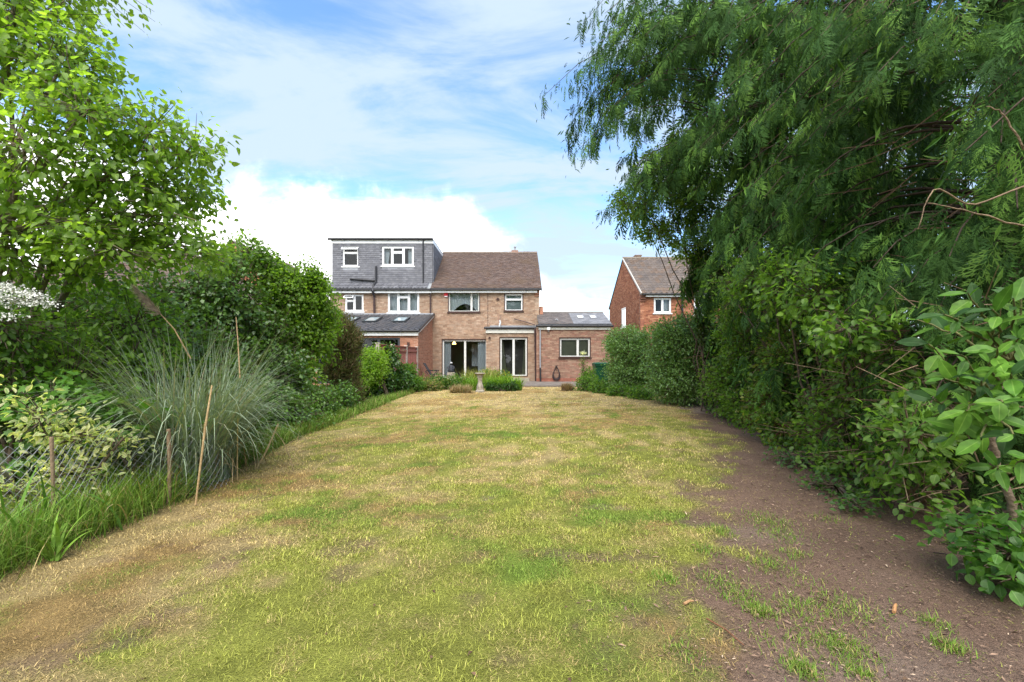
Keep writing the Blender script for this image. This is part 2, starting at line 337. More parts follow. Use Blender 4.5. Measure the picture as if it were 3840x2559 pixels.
def brick_geo(F, u0, u1, v0, v1, openings, pal, rng, top=None, plinth=None):
    lo, hi, cc = [], [], []
    for r in range(int((v1 - v0) / 0.075)):
        va = v0 + r * 0.075; vb = va + 0.065; vm = va + 0.033
        cuts = sorted((a, b) for a, b, c, d in openings if c < vm < d)
        a = u0 - 0.225 + (r % 2) * 0.1125
        while a < u1:
            segs = [(max(a, u0), min(a + 0.215, u1))]
            for ca, cb in cuts:
                ns = []
                for p, q in segs:
                    if cb <= p or ca >= q: ns.append((p, q)); continue
                    if p < ca: ns.append((p, ca))
                    if q > cb: ns.append((cb, q))
                segs = ns
            for p, q in segs:
                if q - p < 0.02: continue
                if top is not None and top((p + q) / 2) < vb: continue
                lo.append((p, va, -0.02)); hi.append((q, vb, rng.uniform(-0.002, 0.003)))
                c = pal[rng.integers(len(pal))] * rng.uniform(0.9, 1.1)
                if plinth is not None and va < plinth: c = np.array([0.33, 0.13, 0.09]) * rng.uniform(0.8, 1.15)
                cc.append(c)
            a += 0.225
    return Geo().boxes(F, lo, hi, np.array(cc), bottom=False)
def wall(parent, name, F, u0, u1, v0, v1, openings, pal, mortar, top=None, plinth=None, seed=1, brick=True):
    us = sorted({u0, u1, *[o[0] for o in openings], *[o[1] for o in openings]}); vs_ = sorted({v0, v1, *[o[2] for o in openings], *[o[3] for o in openings]})
    us = [u for u in us if u0 <= u <= u1]; vs_ = [v for v in vs_ if v0 <= v <= v1]
    g = Geo()
    for a, b in zip(us[:-1], us[1:]):
        for c, d in zip(vs_[:-1], vs_[1:]):
            if any(o[0] <= (a+b)/2 <= o[1] and o[2] <= (c+d)/2 <= o[3] for o in openings): continue
            g.boxes(F, [(a, c, -0.22)], [(b, d, -0.012)])
    if top is not None:      # gable: fill between v1 and the slope
        O, U, V, Nn = F; ul = np.linspace(u0, u1, 41)
        P = lambda u, v, n: O + u*U + v*V + n*Nn
        for a, b in zip(ul[:-1], ul[1:]):
            g.quad(P(a, v0 if name == 'side_wall_slope' else v1, -0.012), P(b, v1, -0.012), P(b, max(top(b), v1), -0.012), P(a, max(top(a), v1), -0.012))
    w = obj(name, g, mortar, parent)
    if brick:
        bg = brick_geo(F, u0, u1, v0, (max(top(u) for u in np.linspace(u0, u1, 60)) if top else v1), openings, pal, np.random.default_rng(seed), top, plinth)
        obj('brick_courses', bg, M['attr'], w, kind='stuff')
    return w
def bars(g, F, u0, u1, v0, v1, w, n0, n1):
    g.boxes(F, [(u0, v0, n0), (u0, v1 - w, n0), (u0, v0 + w, n0), (u1 - w, v0 + w, n0)], [(u1, v0 + w, n1), (u1, v1, n1), (u0 + w, v1 - w, n1), (u1, v1 - w, n1)])
def curtain(parent, F, u0, u1, v0, v1, n, m, folds=8, amp=0.03, bottom=None, top_u=None, name='curtain'):
    k = folds * 6; us = np.linspace(0, 1, k + 1); V = []
    O, U, Vv, Nn = F
    rows = 8
    for j in range(rows + 1):
        s = j / rows
        for q in us:
            b = v0 if bottom is None else bottom(q)
            v = b + (v1 - b) * s
            uu = u0 + (u1 - u0) * q
            if top_u is not None: uu = top_u(q, s)
            V.append(O + uu * U + v * Vv + (n + amp * math.sin(q * folds * 6.283 + 0.6 * math.sin(q * 9)) * (1 - 0.3 * s)) * Nn)
    T = []
    for j in range(rows):
        for i in range(k):
            a = j * (k + 1) + i; T += [(a, a + 1, a + k + 2), (a, a + k + 2, a + k + 1)]
    return obj(name, Geo().add(V, T), m, parent, smooth=True)
def window(parent, F, rect, cols, fmat, fw=0.055, depth=0.05, sill=None, surround=None, room='room', name='window', sash=0.03, room_d=1.6, room_drop=0.0):
    """rect = (u0,u1,v0,v1); cols = [(u_end_fraction, [transom fractions])]; frame is the part, panes and sill its pieces"""
    u0, u1, v0, v1 = rect; g = Geo(); O, U, V, Nn = F
    bars(g, F, u0, u1, v0, v1, fw, -depth - 0.06, -depth)
    panes = []; a = u0 + fw
    for i, (e, tr) in enumerate(cols):
        b = u0 + fw + (u1 - u0 - 2*fw) * e
        bb = b - (fw / 2 if i < len(cols) - 1 else 0)
        if i < len(cols) - 1: g.boxes(F, [(b - fw/2, v0 + fw, -depth - 0.058)], [(b + fw/2, v1 - fw, -depth - 0.002)])
        vv = [v0 + fw] + [v0 + fw + (v1 - v0 - 2*fw) * t for t in tr] + [v1 - fw]
        for t in vv[1:-1]: g.boxes(F, [(a, t - fw/2, -depth - 0.057)], [(bb, t + fw/2, -depth - 0.003)])
        for j in range(len(vv) - 1):
            p, q = vv[j] + (fw/2 if j else 0), vv[j+1] - (fw/2 if j < len(vv) - 2 else 0)
            if sash: bars(g, F, a, bb, p, q, sash, -depth - 0.05, -depth - 0.010)
            panes.append((a, bb, p, q))
        a = b + fw/2
    w = obj(name, g, fmat, parent)
    for a, b, p, q in panes:
        P = lambda u, v: O + u*U + v*V + (-depth - 0.032)*Nn
        gg = Geo().quad(P(a, p), P(b, p), P(b, q), P(a, q))
        obj('pane', gg, M['glass'], w)
    if sill is not None: obj('sill', Geo().boxes(F, [(u0 - 0.07, v0 - 0.06, -0.10)], [(u1 + 0.07, v0 - 0.002, 0.06)]), sill, w)
    if surround is not None:
        gs = Geo(); bars(gs, F, u0 - 0.035, u1 + 0.035, v0 - 0.0, v1 + 0.05, 0.045, -0.03, 0.008); obj('surround', gs, surround, w)
    if room:
        gr = Geo(); r0 = -0.225; r1 = -room_d; e = 0.25
        ua, ub, va, vb = u0 - e, u1 + e, v0 - (0.02 if room_drop == 0 else room_drop), v1 + 0.15
        P = lambda u, v, n: O + u*U + v*V + n*Nn
        gr.quad(P(ua, va, r1), P(ub, va, r1), P(ub, vb, r1), P(ua, vb, r1)); gr.quad(P(ua, va, r0), P(ua, va, r1), P(ua, vb, r1), P(ua, vb, r0))
        gr.quad(P(ub, va, r0), P(ub, va, r1), P(ub, vb, r1), P(ub, vb, r0)); gr.quad(P(ua, va, r0), P(ub, va, r0), P(ub, va, r1), P(ua, va, r1))
        gr.quad(P(ua, vb, r0), P(ub, vb, r0), P(ub, vb, r1), P(ua, vb, r1))
        obj('room_interior', gr, M[room], w)
    return w
def vent_sash(w, F, u0, u1, v0, v1, ang, m):
    """top-hung sash pushed open by ang radians"""
    O, U, V, Nn = F; P = O + v1 * V + 0.0 * Nn
    V2 = math.cos(ang) * V - math.sin(ang) * Nn; N2 = math.cos(ang) * Nn + math.sin(ang) * V
    F2 = (P, U, V2, N2); g = Geo(); bars(g, F2, u0, u1, -(v1 - v0), 0, 0.05, -0.03, 0.02); s = obj('open_sash', g, m, w)
def tiles_geo(F, u0, u1, s0, s1, tw, gauge, pal, rng, length=None, th=0.014, inside=None, jit=0.004):
    lo, hi, cc = [], [], []; length = length or gauge * 1.6; r = 0; s = s0
    while s < s1 - 0.01:
        a = u0 - (r % 2) * tw / 2
        while a < u1:
            p, q = max(a, u0), min(a + tw - 0.005, u1)
            if q - p > 0.02 and (inside is None or inside((p + q) / 2, s + gauge / 2)):
                lift = rng.uniform(0, jit)
                lo.append((p, s, lift)); hi.append((q, min(s + length, s1), lift + th)); cc.append(pal[rng.integers(len(pal))] * rng.uniform(0.85, 1.15))
            a += tw
        s += gauge; r += 1
    return Geo().boxes(F, lo, hi, np.array(cc), shear=th * 1.1, bottom=False)
def pantile_mesh(w, l, name, m):
    prof = [(0, 0.004), (0.16, 0.0), (0.42, 0.0), (0.55, 0.028), (0.70, 0.046), (0.85, 0.028), (1.0, 0.004)]
    V = []; n = len(prof)
    for s, lift in ((0, 0.018), (1, 0.0)):
        for u, h in prof: V.append((u * w, s * l, h * w / 0.3 + lift))
    for u, h in prof: V.append((u * w, 0, h * w / 0.3 - 0.012))
    T = []
    for i in range(n - 1):
        T += [(i, i + 1, n + i + 1), (i, n + i + 1, n + i), (2*n + i, 2*n + i + 1, i + 1), (2*n + i, i + 1, i)]
    return mesh(name, Geo().add(V, T), m)
def lay_tiles(parent, me, F, u0, u1, s0, s1, w, gauge, cols, rng, holes=()):
    O, U, V, Nn = F; R = Matrix(np.c_[U, V, Nn].tolist()).to_4x4()
    nr = int((s1 - s0) / gauge); nc = int((u1 - u0) / w)
    for r in range(nr):
        for c in range(nc):
            u, s = u0 + c * w, s0 + r * gauge
            if any(a < u + w/2 < b and p < s + gauge*0.6 < q for a, b, p, q in holes): continue
            o = bpy.data.objects.new('tile', me); COL.objects.link(o); o.parent = parent
            p = O + u*U + s*V + (0.012 + rng.uniform(0, 0.003)) * Nn
            o.matrix_local = Matrix.Translation(p.tolist()) @ R @ Matrix.Rotation(rng.uniform(-0.008, 0.008), 4, 'Z')
            k = rng.uniform(0.82, 1.12); cl = cols[rng.integers(len(cols))]; o.color = (*(cl * k), 1)
def gutter(parent, a, b, r=0.055, m='black'):
    a = np.array(a, float); b = np.array(b, float); g = Geo().tube([a, b], r, 10)
    k = int(np.linalg.norm(b - a) / 0.9) + 1
    for i in range(k + 1):
        p = a + (b - a) * i / k; g.box(p + (-0.02, -r * 1.15, -r * 1.2), p + (0.02, r * 1.3, r * 0.6))
    return obj('gutter', g, M[m], parent)
def pipe(parent, pts, r=0.036, m='pipe', name='downpipe', brk=True):
    pts = np.array(pts, float); g = Geo(); g.tube(pts, r, 10)
    if brk:
        for i in range(len(pts) - 1):
            d = np.linalg.norm(pts[i+1] - pts[i])
            for k in range(int(d / 0.9)):
                p = pts[i] + (pts[i+1] - pts[i]) * (k + 0.5) / max(1, int(d / 0.9)); g.tube([p - (0, 0, 0.03), p + (0, 0, 0.03)], r * 1.28, 10)
    return obj(name, g, M[m], parent)
rng = np.random.default_rng(11)
ROOF_BROWN = 0.78 * np.array([[0.140, 0.100, 0.086], [0.152, 0.110, 0.094], [0.128, 0.092, 0.080], [0.165, 0.12, 0.102], [0.140, 0.092, 0.072]])
SLATE = np.array([[0.135, 0.135, 0.150], [0.150, 0.150, 0.165], [0.122, 0.122, 0.138]])

# ------------------------------------------------------------------ the brick house (right half of the pair)
YW, XP, XR = 24.6, -4.29, 1.47
H = thing('brick_house', 'buff brick semi-detached house with brown tiled roof and patio doors', 'house', (-1.4, YW, 0))
FW = frame((0, YW, 0), (1, 0, 0), (0, -1, 0))
def rpx(x0, x1, y0, y1, Y): return (PX(x0, Y), PX(x1, Y), PZ(y1, Y), PZ(y0, Y))
r_bed = rpx(1682, 1798, 1093, 1171, YW); r_bath = rpx(1893, 1960, 1103, 1167, YW)
r_slide = (PX(1659, YW), -1.345, 0.12, PZ(1275, YW))
wall(H, 'rear_wall', FW, XP, XR, 0, 4.93, [r_bed, r_bath, r_slide], PAL_BUFF, M['mortar'], seed=2)
FS = frame((XR, YW, 0), (0, 1, 0), (1, 0, 0))
obj('side_wall', Geo().boxes(FS, [(0.0, 0, -0.2)], [(8.5, 4.93, 0.0)]).add([(XR, YW, 4.93), (XR, YW + 8.5, 4.93), (XR, 28.8, 7.75)], [(0, 1, 2)]), M['mortar'], H)
obj('front_wall', Geo().box((XP, 33.0, 0), (XR, 33.15, 4.93)), M['mortar'], H)
EY, EZ, RY, RZ = 24.33, 4.95, 28.8, 7.83
sl = np.array([0, RY - EY, RZ - EZ]); SL = np.linalg.norm(sl); sv = sl / SL; sn = np.array([0, -sv[2], sv[1]])
FR = (np.array([0, EY, EZ]), np.array([1.0, 0, 0]), sv, sn)
g = Geo(); g.boxes(FR, [(-4.36, 0, -0.08)], [(1.60, SL, -0.002)])
g.add([(-4.36, RY, RZ), (1.6, RY, RZ), (1.6, 33.3, EZ), (-4.36, 33.3, EZ)], [(0, 1, 2), (0, 2, 3)])
roof = obj('roof', g, mat('roof_underlay', (0.13, 0.10, 0.09), rough=0.9), H)
obj('tile_courses', tiles_geo(FR, -4.36, 1.60, 0.0, SL, 0.168, 0.102, ROOF_BROWN, rng, th=0.016, jit=0.009), M['tile'], roof, kind='stuff')
g = Geo(); k = 13
for i in range(k):
    a = -4.36 + i * 5.96 / k; g.tube([(a, RY, RZ + 0.01), (a + 5.96 / k - 0.012, RY, RZ + 0.012)], 0.105 + 0.006 * (i % 2), 9, (0.19, 0.15, 0.125))
obj('ridge_tiles', g, M['tile'], roof, kind='stuff')
obj('fascia', Geo().box((-4.3, 24.40, 4.74), (XR - 0.12, 24.43, 4.87)), M['white'], H)
obj('soffit', Geo().box((-4.3, 24.432, 4.735), (XR - 0.12, 24.6, 4.75)), M['white'], H)
gutter(H, (-4.34, 24.34, 4.90), (1.58, 24.34, 4.90))
obj('corner_corbel', Geo().boxes(FW, [(1.22, 4.55, 0.002), (1.22, 4.66, 0.002), (1.22, 4.77, 0.002)], [(1.475, 4.64, 0.06), (1.475, 4.75, 0.12), (1.475, 4.87, 0.17)], (0.34, 0.17, 0.11)), M['attr'], H)
g = Geo(); g.boxes(frame((0, 0, 0), (1, 0, 0), (0, -1, 0)), [(PX(1918, 28.9), PZ(953, 28.9) - 0.2, -29.15)], [(PX(1943, 28.9), PZ(941, 28.9), -28.7)], (0.30, 0.19, 0.15))
ch = obj('chimney', g, M['attr'], H)
obj('flue_pipe', Geo().tube([(PX(1931, 28.9), 28.92, PZ(942, 28.9)), (PX(1931, 28.9), 28.92, PZ(925, 28.9))], 0.06, 10).tube([(PX(1931, 28.9), 28.92, PZ(929, 28.9)), (PX(1931, 28.9), 28.92, PZ(925, 28.9))], 0.085, 10), M['lead'], ch)
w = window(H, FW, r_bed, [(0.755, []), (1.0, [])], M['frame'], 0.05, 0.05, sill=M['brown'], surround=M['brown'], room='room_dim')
bw = r_bed[1] - r_bed[0]
curtain(w, FW, r_bed[0] + 0.04, r_bed[1] - 0.04, r_bed[2], r_bed[3] - 0.02, -0.26, M['net'], 17, 0.018,
        bottom=lambda q: r_bed[2] + 0.05 + 0.42 * max(0, 1 - abs((q - 0.52) / 0.42) ** 1.7), name='net_curtain')
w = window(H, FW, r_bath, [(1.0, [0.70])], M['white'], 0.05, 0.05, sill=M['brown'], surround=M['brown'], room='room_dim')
obj('frosted_blind', Geo().boxes(FW, [(r_bath[0] + 0.03, r_bath[2] + 0.03, -0.20)], [(r_bath[1] - 0.03, r_bath[3] - 0.03, -0.19)]), M['blind'], w)
w = window(H, FW, r_slide, [(0.505, []), (1.0, [])], M['frame'], 0.05, 0.06, surround=M['brown'], room='room', name='patio_door', room_d=3.6)
L = r_slide[1] - r_slide[0]
curtain(w, FW, r_slide[0] + 0.06, r_slide[0] + 0.42, 0.15, r_slide[3] - 0.05, -0.28, M['net'], 5, 0.035)
curtain(w, FW, r_slide[1] - 0.52, r_slide[1] - 0.05, 0.15, r_slide[3] - 0.05, -0.28, M['net'], 6, 0.035)
curtain(w, FW, r_slide[0] + L * 0.60, r_slide[0] + L * 0.84, 0.75, r_slide[3] - 0.2, -1.6, M['net'], 7, 0.03, name='far_curtain')
# ceiling lamp glowing behind the glass
lp = px(1703, 1292, 25.3)
m_, n_, l_ = newmat('lit_lamp_shade'); oo = n_.new('ShaderNodeOutputMaterial'); em = n_.new('ShaderNodeEmission'); em.inputs[0].default_value = (1.0, 0.55, 0.16, 1); em.inputs[1].default_value = 2.2; l_.new(em.outputs[0], oo.inputs[0])
obj('lamp_shade', Geo().lathe(lp, [(0.03, 0.16), (0.05, 0.14), (0.10, 0.04), (0.115, 0.0), (0.0, 0.005)], 16), m_, w, smooth=True)
# small fittings on the wall
obj('alarm_box', Geo().boxes(FW, [(PX(1666, YW), PZ(1110, YW), 0.005), (PX(1667, YW), PZ(1115, YW), 0.005)], [(PX(1679, YW), PZ(1093, YW), 0.09), (PX(1678, YW), PZ(1110, YW), 0.07)], np.array([[0.6, 0.03, 0.04], [0.7, 0.6, 0.6]])), M['plain'], H)
obj('wall_vent', Geo().tube([(PX(1867, YW), YW - 0.06, PZ(1123, YW)), (PX(1867, YW), YW + 0.02, PZ(1123, YW))], 0.075, 16), M['brown'], H)
obj('cable', Geo().tube([(PX(1829, YW), YW - 0.015, 4.73), (PX(1829.5, YW), YW - 0.015, 3.8), (PX(1829, YW), YW - 0.015, 2.95)], 0.011, 6), M['pipe'], H)
pipe(H, [(PX(1613, 24.4), 24.50, 4.80), (PX(1613, 24.4), 24.50, 3.55)], 0.04, 'pipe')
pipe(H, [px(1927, 1196, 24.5), px(1975, 1209, 24.5), px(2006, 1219, 24.4)], 0.026, 'pipe', 'waste_pipe', False)

# single-storey kitchen projection
YK, XK0, XK1 = 23.6, -1.34, 1.235
FK = frame((0, YK, 0), (1, 0, 0), (0, -1, 0))
r_door = rpx(1875, 1977, 1267, 1413, YK)
wall(H, 'kitchen_wall', FK, XK0, XK1, 0, 2.62, [r_door], PAL_BUFF * 1.02, M['mortar'], seed=3)
wall(H, 'kitchen_side_wall', frame((XK0, YK, 0), (0, 1, 0), (-1, 0, 0)), 0.02, YW - YK - 0.02, 0, 2.62, [], PAL_BUFF, M['mortar'], seed=4, brick=False)
fl = obj('flat_roof', Geo().box((XK0 - 0.03, YK - 0.1, 2.78), (XK1, YW - 0.03, 2.86)), M['felt'], H)
obj('upstand', Geo().box((XK0 + 0.15, YW - 0.06, 2.862), (XK1 + 0.05, YW - 0.028, 2.98)), M['lead'], fl)
obj('fascia', Geo().box((XK0 - 0.02, YK - 0.07, 2.53), (XK1 - 0.02, YK - 0.04, 2.74)), M['cream'], H)
gutter(H, (XK0 - 0.08, YK - 0.12, 2.79), (XK1 - 0.04, YK - 0.12, 2.79), 0.06)
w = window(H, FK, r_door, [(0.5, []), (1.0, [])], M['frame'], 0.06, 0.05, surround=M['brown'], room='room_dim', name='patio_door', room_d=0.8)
curtain(w, FK, r_door[0] + 0.05, r_door[0] + 0.36, r_door[2] + 0.05, r_door[3] - 0.1, -0.25, M['olive'], 4, 0.025, top_u=lambda q, s: r_door[0] + 0.06 + q * (0.30 - 0.20 * s))
curtain(w, FK, r_door[1] - 0.3, r_door[1] - 0.05, r_door[2] + 0.05, r_door[3] - 0.1, -0.25, M['olive'], 3, 0.025, top_u=lambda q, s: r_door[1] - 0.06 - q * (0.22 - 0.13 * s))
obj('door_step', Geo().box((r_door[0] - 0.1, YK - 0.32, 0.051), (r_door[1] + 0.1, YK - 0.004, 0.20), (0.3, 0.27, 0.24)), M['stone'], H)
obj('outside_lamp', Geo().tube([(PX(1836, YK), YK - 0.01, PZ(1268, YK)), (PX(1836, YK), YK - 0.07, PZ(1268, YK))], 0.035, 10).tube([(PX(1836, YK), YK - 0.07, PZ(1271, YK)), (PX(1836, YK), YK - 0.07, PZ(1264, YK))], 0.05, 10), M['brown'], H)

# pitched-roof side room beyond the kitchen
YG, XG0, XG1 = 23.0, 1.24, 4.99
FG = frame((0, YG, 0), (1, 0, 0), (0, -1, 0))
r_g = rpx(2099, 2213, 1269, 1341, YG)
wall(H, 'side_room_wall', FG, XG0, XG1, 0, 2.75, [r_g], PAL_PLUM, M['mortar_red'], plinth=0.2, seed=5)
obj('side_room_return', Geo().box((XG0, YG + 0.23, 0), (XG0 + 0.1, YK + 1.0, 2.75)).box((XG1 - 0.1, YG + 0.23, 0), (XG1, 27.2, 2.75)), M['mortar_red'], H)
w = window(H, FG, r_g, [(0.605, []), (1.0, [])], M['frame'], 0.055, 0.05, sill=M['brown'], surround=M['brown'], room='room')
obj('blind', Geo().boxes(FG, [(r_g[0] + 0.03, r_g[2] + 0.03, -0.21)], [(r_g[1] - 0.03, r_g[3] - 0.03, -0.2)]), M['olive'], w)
obj('fascia', Geo().box((XG0 + 0.1, YG - 0.06, 2.67), (XG1 - 0.02, YG - 0.03, 2.82)), M['cream'], H)
gutter(H, (XG0 - 0.02, YG - 0.12, 2.86), (XG1 + 0.08, YG - 0.12, 2.86), 0.062)
sl2 = np.array([0, 2.25, 0.78]); S2 = np.linalg.norm(sl2); v2 = sl2 / S2; n2 = np.array([0, -v2[2], v2[1]])
FGR = (np.array([0, YG - 0.1, 2.93]), np.array([1.0, 0, 0]), v2, n2)
g = Geo().boxes(FGR, [(1.35, 0, -0.06)], [(5.02, S2, -0.002)])
ry, rz = YG - 0.1 + 2.25, 2.93 + 0.78
g.add([(1.35, ry, rz), (5.02, ry, rz), (5.02, ry + 2.2, 2.9), (1.35, ry + 2.2, 2.9)], [(0, 1, 2), (0, 2, 3)])
r2 = obj('side_room_roof', g, M['felt'], H)
old = np.array([[0.13, 0.11, 0.10], [0.15, 0.125, 0.115], [0.11, 0.095, 0.09]]); new = np.array([[0.20, 0.20, 0.215], [0.225, 0.225, 0.235], [0.185, 0.185, 0.2]])
obj('old_tile_courses', tiles_geo(FGR, 1.35, 3.1, 0, S2, 0.25, 0.17, old, rng, th=0.02), M['tile_grey'], r2, kind='stuff')
obj('new_tile_courses', tiles_geo(FGR, 3.105, 5.02, 0, S2, 0.25, 0.17, new, rng, th=0.02), M['tile_grey'], r2, kind='stuff')
obj('ridge_tiles', Geo().tube([(1.35, ry, rz + 0.02), (5.02, ry, rz + 0.02)], 0.075, 9, (0.16, 0.145, 0.135)), M['tile_grey'], r2)
for a, b in ((3.44, 3.80), (4.13, 4.46)):
    g = Geo(); bars(g, FGR, a, b, 1.05, 1.62, 0.04, 0.03, 0.085); rw = obj('roof_window', g, M['lead'], H)
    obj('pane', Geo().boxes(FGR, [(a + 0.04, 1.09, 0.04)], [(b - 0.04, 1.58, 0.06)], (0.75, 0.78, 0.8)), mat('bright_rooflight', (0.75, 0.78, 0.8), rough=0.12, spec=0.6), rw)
p = px(2092, 1213, 23.4); obj('roof_vent_pipe', Geo().tube([p + (0, 0, -0.1), p + (0, 0, 0.16), p + (-0.06, 0, 0.22), p + (-0.12, 0, 0.18)], 0.03, 8), M['lead'], r2)
g = Geo().boxes(frame((0, 0, 0), (1, 0, 0), (0, -1, 0)), [(PX(2023, 24.9), 3.2, -25.2)], [(PX(2036, 24.9), PZ(1156, 24.9), -24.75)], (0.42, 0.2, 0.13))
g.lathe((PX(2029.5, 24.9), 24.97, PZ(1156, 24.9)), [(0.1, 0), (0.11, 0.05), (0.07, 0.1), (0.0, 0.1)], 12, (0.36, 0.2, 0.14))
ch2 = obj('side_chimney', g, M['attr'], H)
obj('flashing', Geo().box((PX(2021, 24.9), 24.68, PZ(1193, 24.9)), (PX(2040, 24.9), 24.745, PZ(1187, 24.9)), (0.7, 0.68, 0.66)), M['white'], ch2)
pipe(H, [(PX(2007, 23.3), 23.45, 2.76), (PX(2007, 23.3), 23.42, 2.5), (PX(2009, 23.3), 23.42, 1.2), (PX(2010, 23.3), 23.42, 0.06)], 0.05, 'pipe')
pipe(H, [(PX(2026, 22.9), 22.93, 2.70), (PX(2025.5, 22.9), 22.92, 1.5), (PX(2026, 22.9), 22.93, 0.75)], 0.032, 'stone' if False else 'lead')
pipe(H, [(PX(2026, 22.9), 22.92, 0.75), (PX(2027, 22.9), 22.92, 0.06)], 0.042, 'black')
obj('security_light', Geo().boxes(FG, [(PX(2051, YG), PZ(1238, YG), 0.06), (PX(2054, YG), PZ(1245, YG), 0.05)], [(PX(2062, YG), PZ(1229, YG), 0.18), (PX(2059, YG), PZ(1238, YG), 0.13)], np.array([[0.8, 0.8, 0.78], [0.2, 0.18, 0.17]])), M['plain'], H)
# bracket and foil-wrapped aerial lead standing on the flat roof
a0 = px(1872, 1226, 24.3); rg = np.random.default_rng(4)
g = Geo().tube([a0, a0 + (0.06, 0, 0.22), a0 + (0.02, 0, 0.34)], 0.045, 8, (0.55, 0.57, 0.58)).tube([a0 + (0.02, 0, 0.3), a0 + (0.1, 0, 0.62)], 0.016, 6, (0.2, 0.15, 0.13)).tube([a0 + (-0.02, 0, 0.2), a0 + (-0.06, 0, 0.6)], 0.014, 6, (0.3, 0.16, 0.13))
obj('aerial_bracket', g, M['plain'], H)

# hose hanging on the side-room wall
hz = Geo(); hc = np.array([PX(2087, 22.85), YG - 0.05, 0]); rr = np.random.default_rng(9)
for k in range(11):
    th = np.linspace(0, 2*np.pi, 40); wv = 0.16 + 0.075 * (k / 10) + rr.uniform(-0.01, 0.01); top = PZ(1371 + rr.uniform(0, 6), 22.9); bot = 0.08 + 0.05 * rr.random() + 0.12 * (1 - k / 10)
    s = (1 - np.cos(th)) / 2
    zz_ = top + (bot - top) * s; xx = hc[0] + wv * np.sin(th) * (0.35 + 0.95 * s) * 0.9
    hz.tube(np.c_[xx, hc[1] - 0.012 * (k % 4) - 0.005 * np.sin(th * 3 + k), zz_], 0.011, 6)
HO = thing('garden_hose', 'dark hose coiled in a teardrop loop on the side room wall', 'hose', tuple(hc))
obj('hose_coil', hz, mat('dark_hose', (0.05, 0.035, 0.036), rough=0.5), HO, smooth=True)
obj('wall_hook', Geo().box(hc + (-0.04, -0.10, PZ(1377, 22.9)), hc + (0.04, 0.05, PZ(1371, 22.9))), M['pipe'], HO)

# ------------------------------------------------------------------ neighbour's half with loft dormer and lean-to
Nn_ = thing('dormer_house', 'neighbouring house half with grey tile-hung loft dormer and lean-to extension', 'house', (-7.0, YW, 0))
XL = -9.84
r1 = rpx(1295, 1363, 1105, 1169, YW); r2_ = rpx(1455, 1572, 1093, 1173, YW)
wall(Nn_, 'rear_wall', FW, XL, XP - 0.003, 0, 4.93, [r1, r2_], PAL_BUFF, M['mortar'], seed=6)
obj('side_wall', Geo().box((XL, YW + 0.23, 0), (XL + 0.15, 33, 4.93)).add([(XL, YW, 4.93), (XL, 33.1, 4.93), (XL, 28.8, 7.75)], [(0, 1, 2)]), M['mortar'], Nn_)
g = Geo().boxes(FR, [(XL - 0.12, 0, -0.08)], [(-4.37, SL, -0.002)]); g.add([(XL - .12, RY, RZ), (-4.37, RY, RZ), (-4.37, 33.3, EZ), (XL - .12, 33.3, EZ)], [(0, 1, 2), (0, 2, 3)])
rf = obj('roof', g, M['felt'], Nn_)
me = pantile_mesh(0.2, 0.34, 'eaves_tile', M['tile_obj'])
lay_tiles(rf, me, FR, XL - 0.1, -4.40, 0.0, 0.66, 0.2, 0.33, SLATE * 0.85, rng)
obj('fascia', Geo().box((XL - 0.1, 24.40, 4.72), (XP - 0.02, 24.43, 4.85)), M['white'], Nn_)
gutter(Nn_, (XL - 0.1, 24.34, 4.90), (-4.36, 24.34, 4.90))
YD, XD0, XD1 = 24.92, -9.83, -4.35
ZD0, ZD1 = 5.28, 7.50
d1 = rpx(1286, 1345, 927, 1000, YD); d2 = rpx(1433, 1552, 925, 998, YD)
FD = frame((0, YD, 0), (1, 0, 0), (0, -1, 0))
dm = wall(Nn_, 'dormer', FD, XD0, XD1, ZD0 - 0.15, ZD1 + 0.05, [d1, d2], None, M['felt'], brick=False)
ins = lambda u, s: not any(a - 0.02 < u < b + 0.02 and c - 0.2 < s < d + 0.02 for a, b, c, d in (d1, d2))
obj('hung_tile_courses', tiles_geo(FD, XD0, XD1, ZD0, ZD1, 0.165, 0.104, SLATE, rng, th=0.022, inside=ins), M['tile_grey'], dm, kind='stuff')
FDS = frame((XD1, YD, 0), (0, 1, 0), (1, 0, 0)); slope = (RZ - EZ) / (RY - EY)
topz = lambda y: EZ + (y - EY) * slope
obj('dormer_cheek', Geo().quad((XD1 - 0.01, YD - 0.0, 5.2), (XD1 - 0.01, 29.4, 5.2), (XD1 - 0.01, 29.4, 7.72), (XD1 - 0.01, YD, 7.72)), M['felt'], Nn_)
obj('hung_tile_courses', tiles_geo(FDS, 0, 4.4, ZD0, ZD1, 0.165, 0.104, SLATE * 1.25, rng, th=0.032, inside=lambda u, s: topz(YD + u) < s + 0.05), M['tile_grey'], dm, kind='stuff')
for (a, b, c, d) in (d1, d2): obj('apron', Geo().boxes(FD, [(a, c - 0.2, -0.01)], [(b, c - 0.065, 0.03)], (0.25, 0.25, 0.26)), M['lead'], dm)
fr = obj('dormer_roof', Geo().box((XD0 - 0.12, YD - 0.1, 7.69), (XD1 + 0.04, 29.5, 7.75)), M['felt'], Nn_)
obj('white_trim', Geo().box((XD0 - 0.05, YD - 0.06, 7.49), (XD1 + 0.04, YD - 0.03, 7.68)).box((XD1 + 0.005, YD - 0.028, 7.47), (XD1 + 0.045, 29.3, 7.688)), M['white'], Nn_)
gutter(Nn_, (XD0 - 0.16, YD - 0.13, 7.72), (XD1 + 0.02, YD - 0.13, 7.72), 0.06, 'black')
pipe(Nn_, [(PX(1587, 24.85), 24.80, 7.66), (PX(1587, 24.85), 24.84, 5.30)], 0.034, 'black')
pipe(Nn_, [px(1410, 999, 24.82), px(1410, 1055, 24.82), px(1400, 1072, 24.45), px(1397, 1092, 24.24), px(1403, 1110, 24.45)], 0.055, 'black', 'soil_pipe', False)
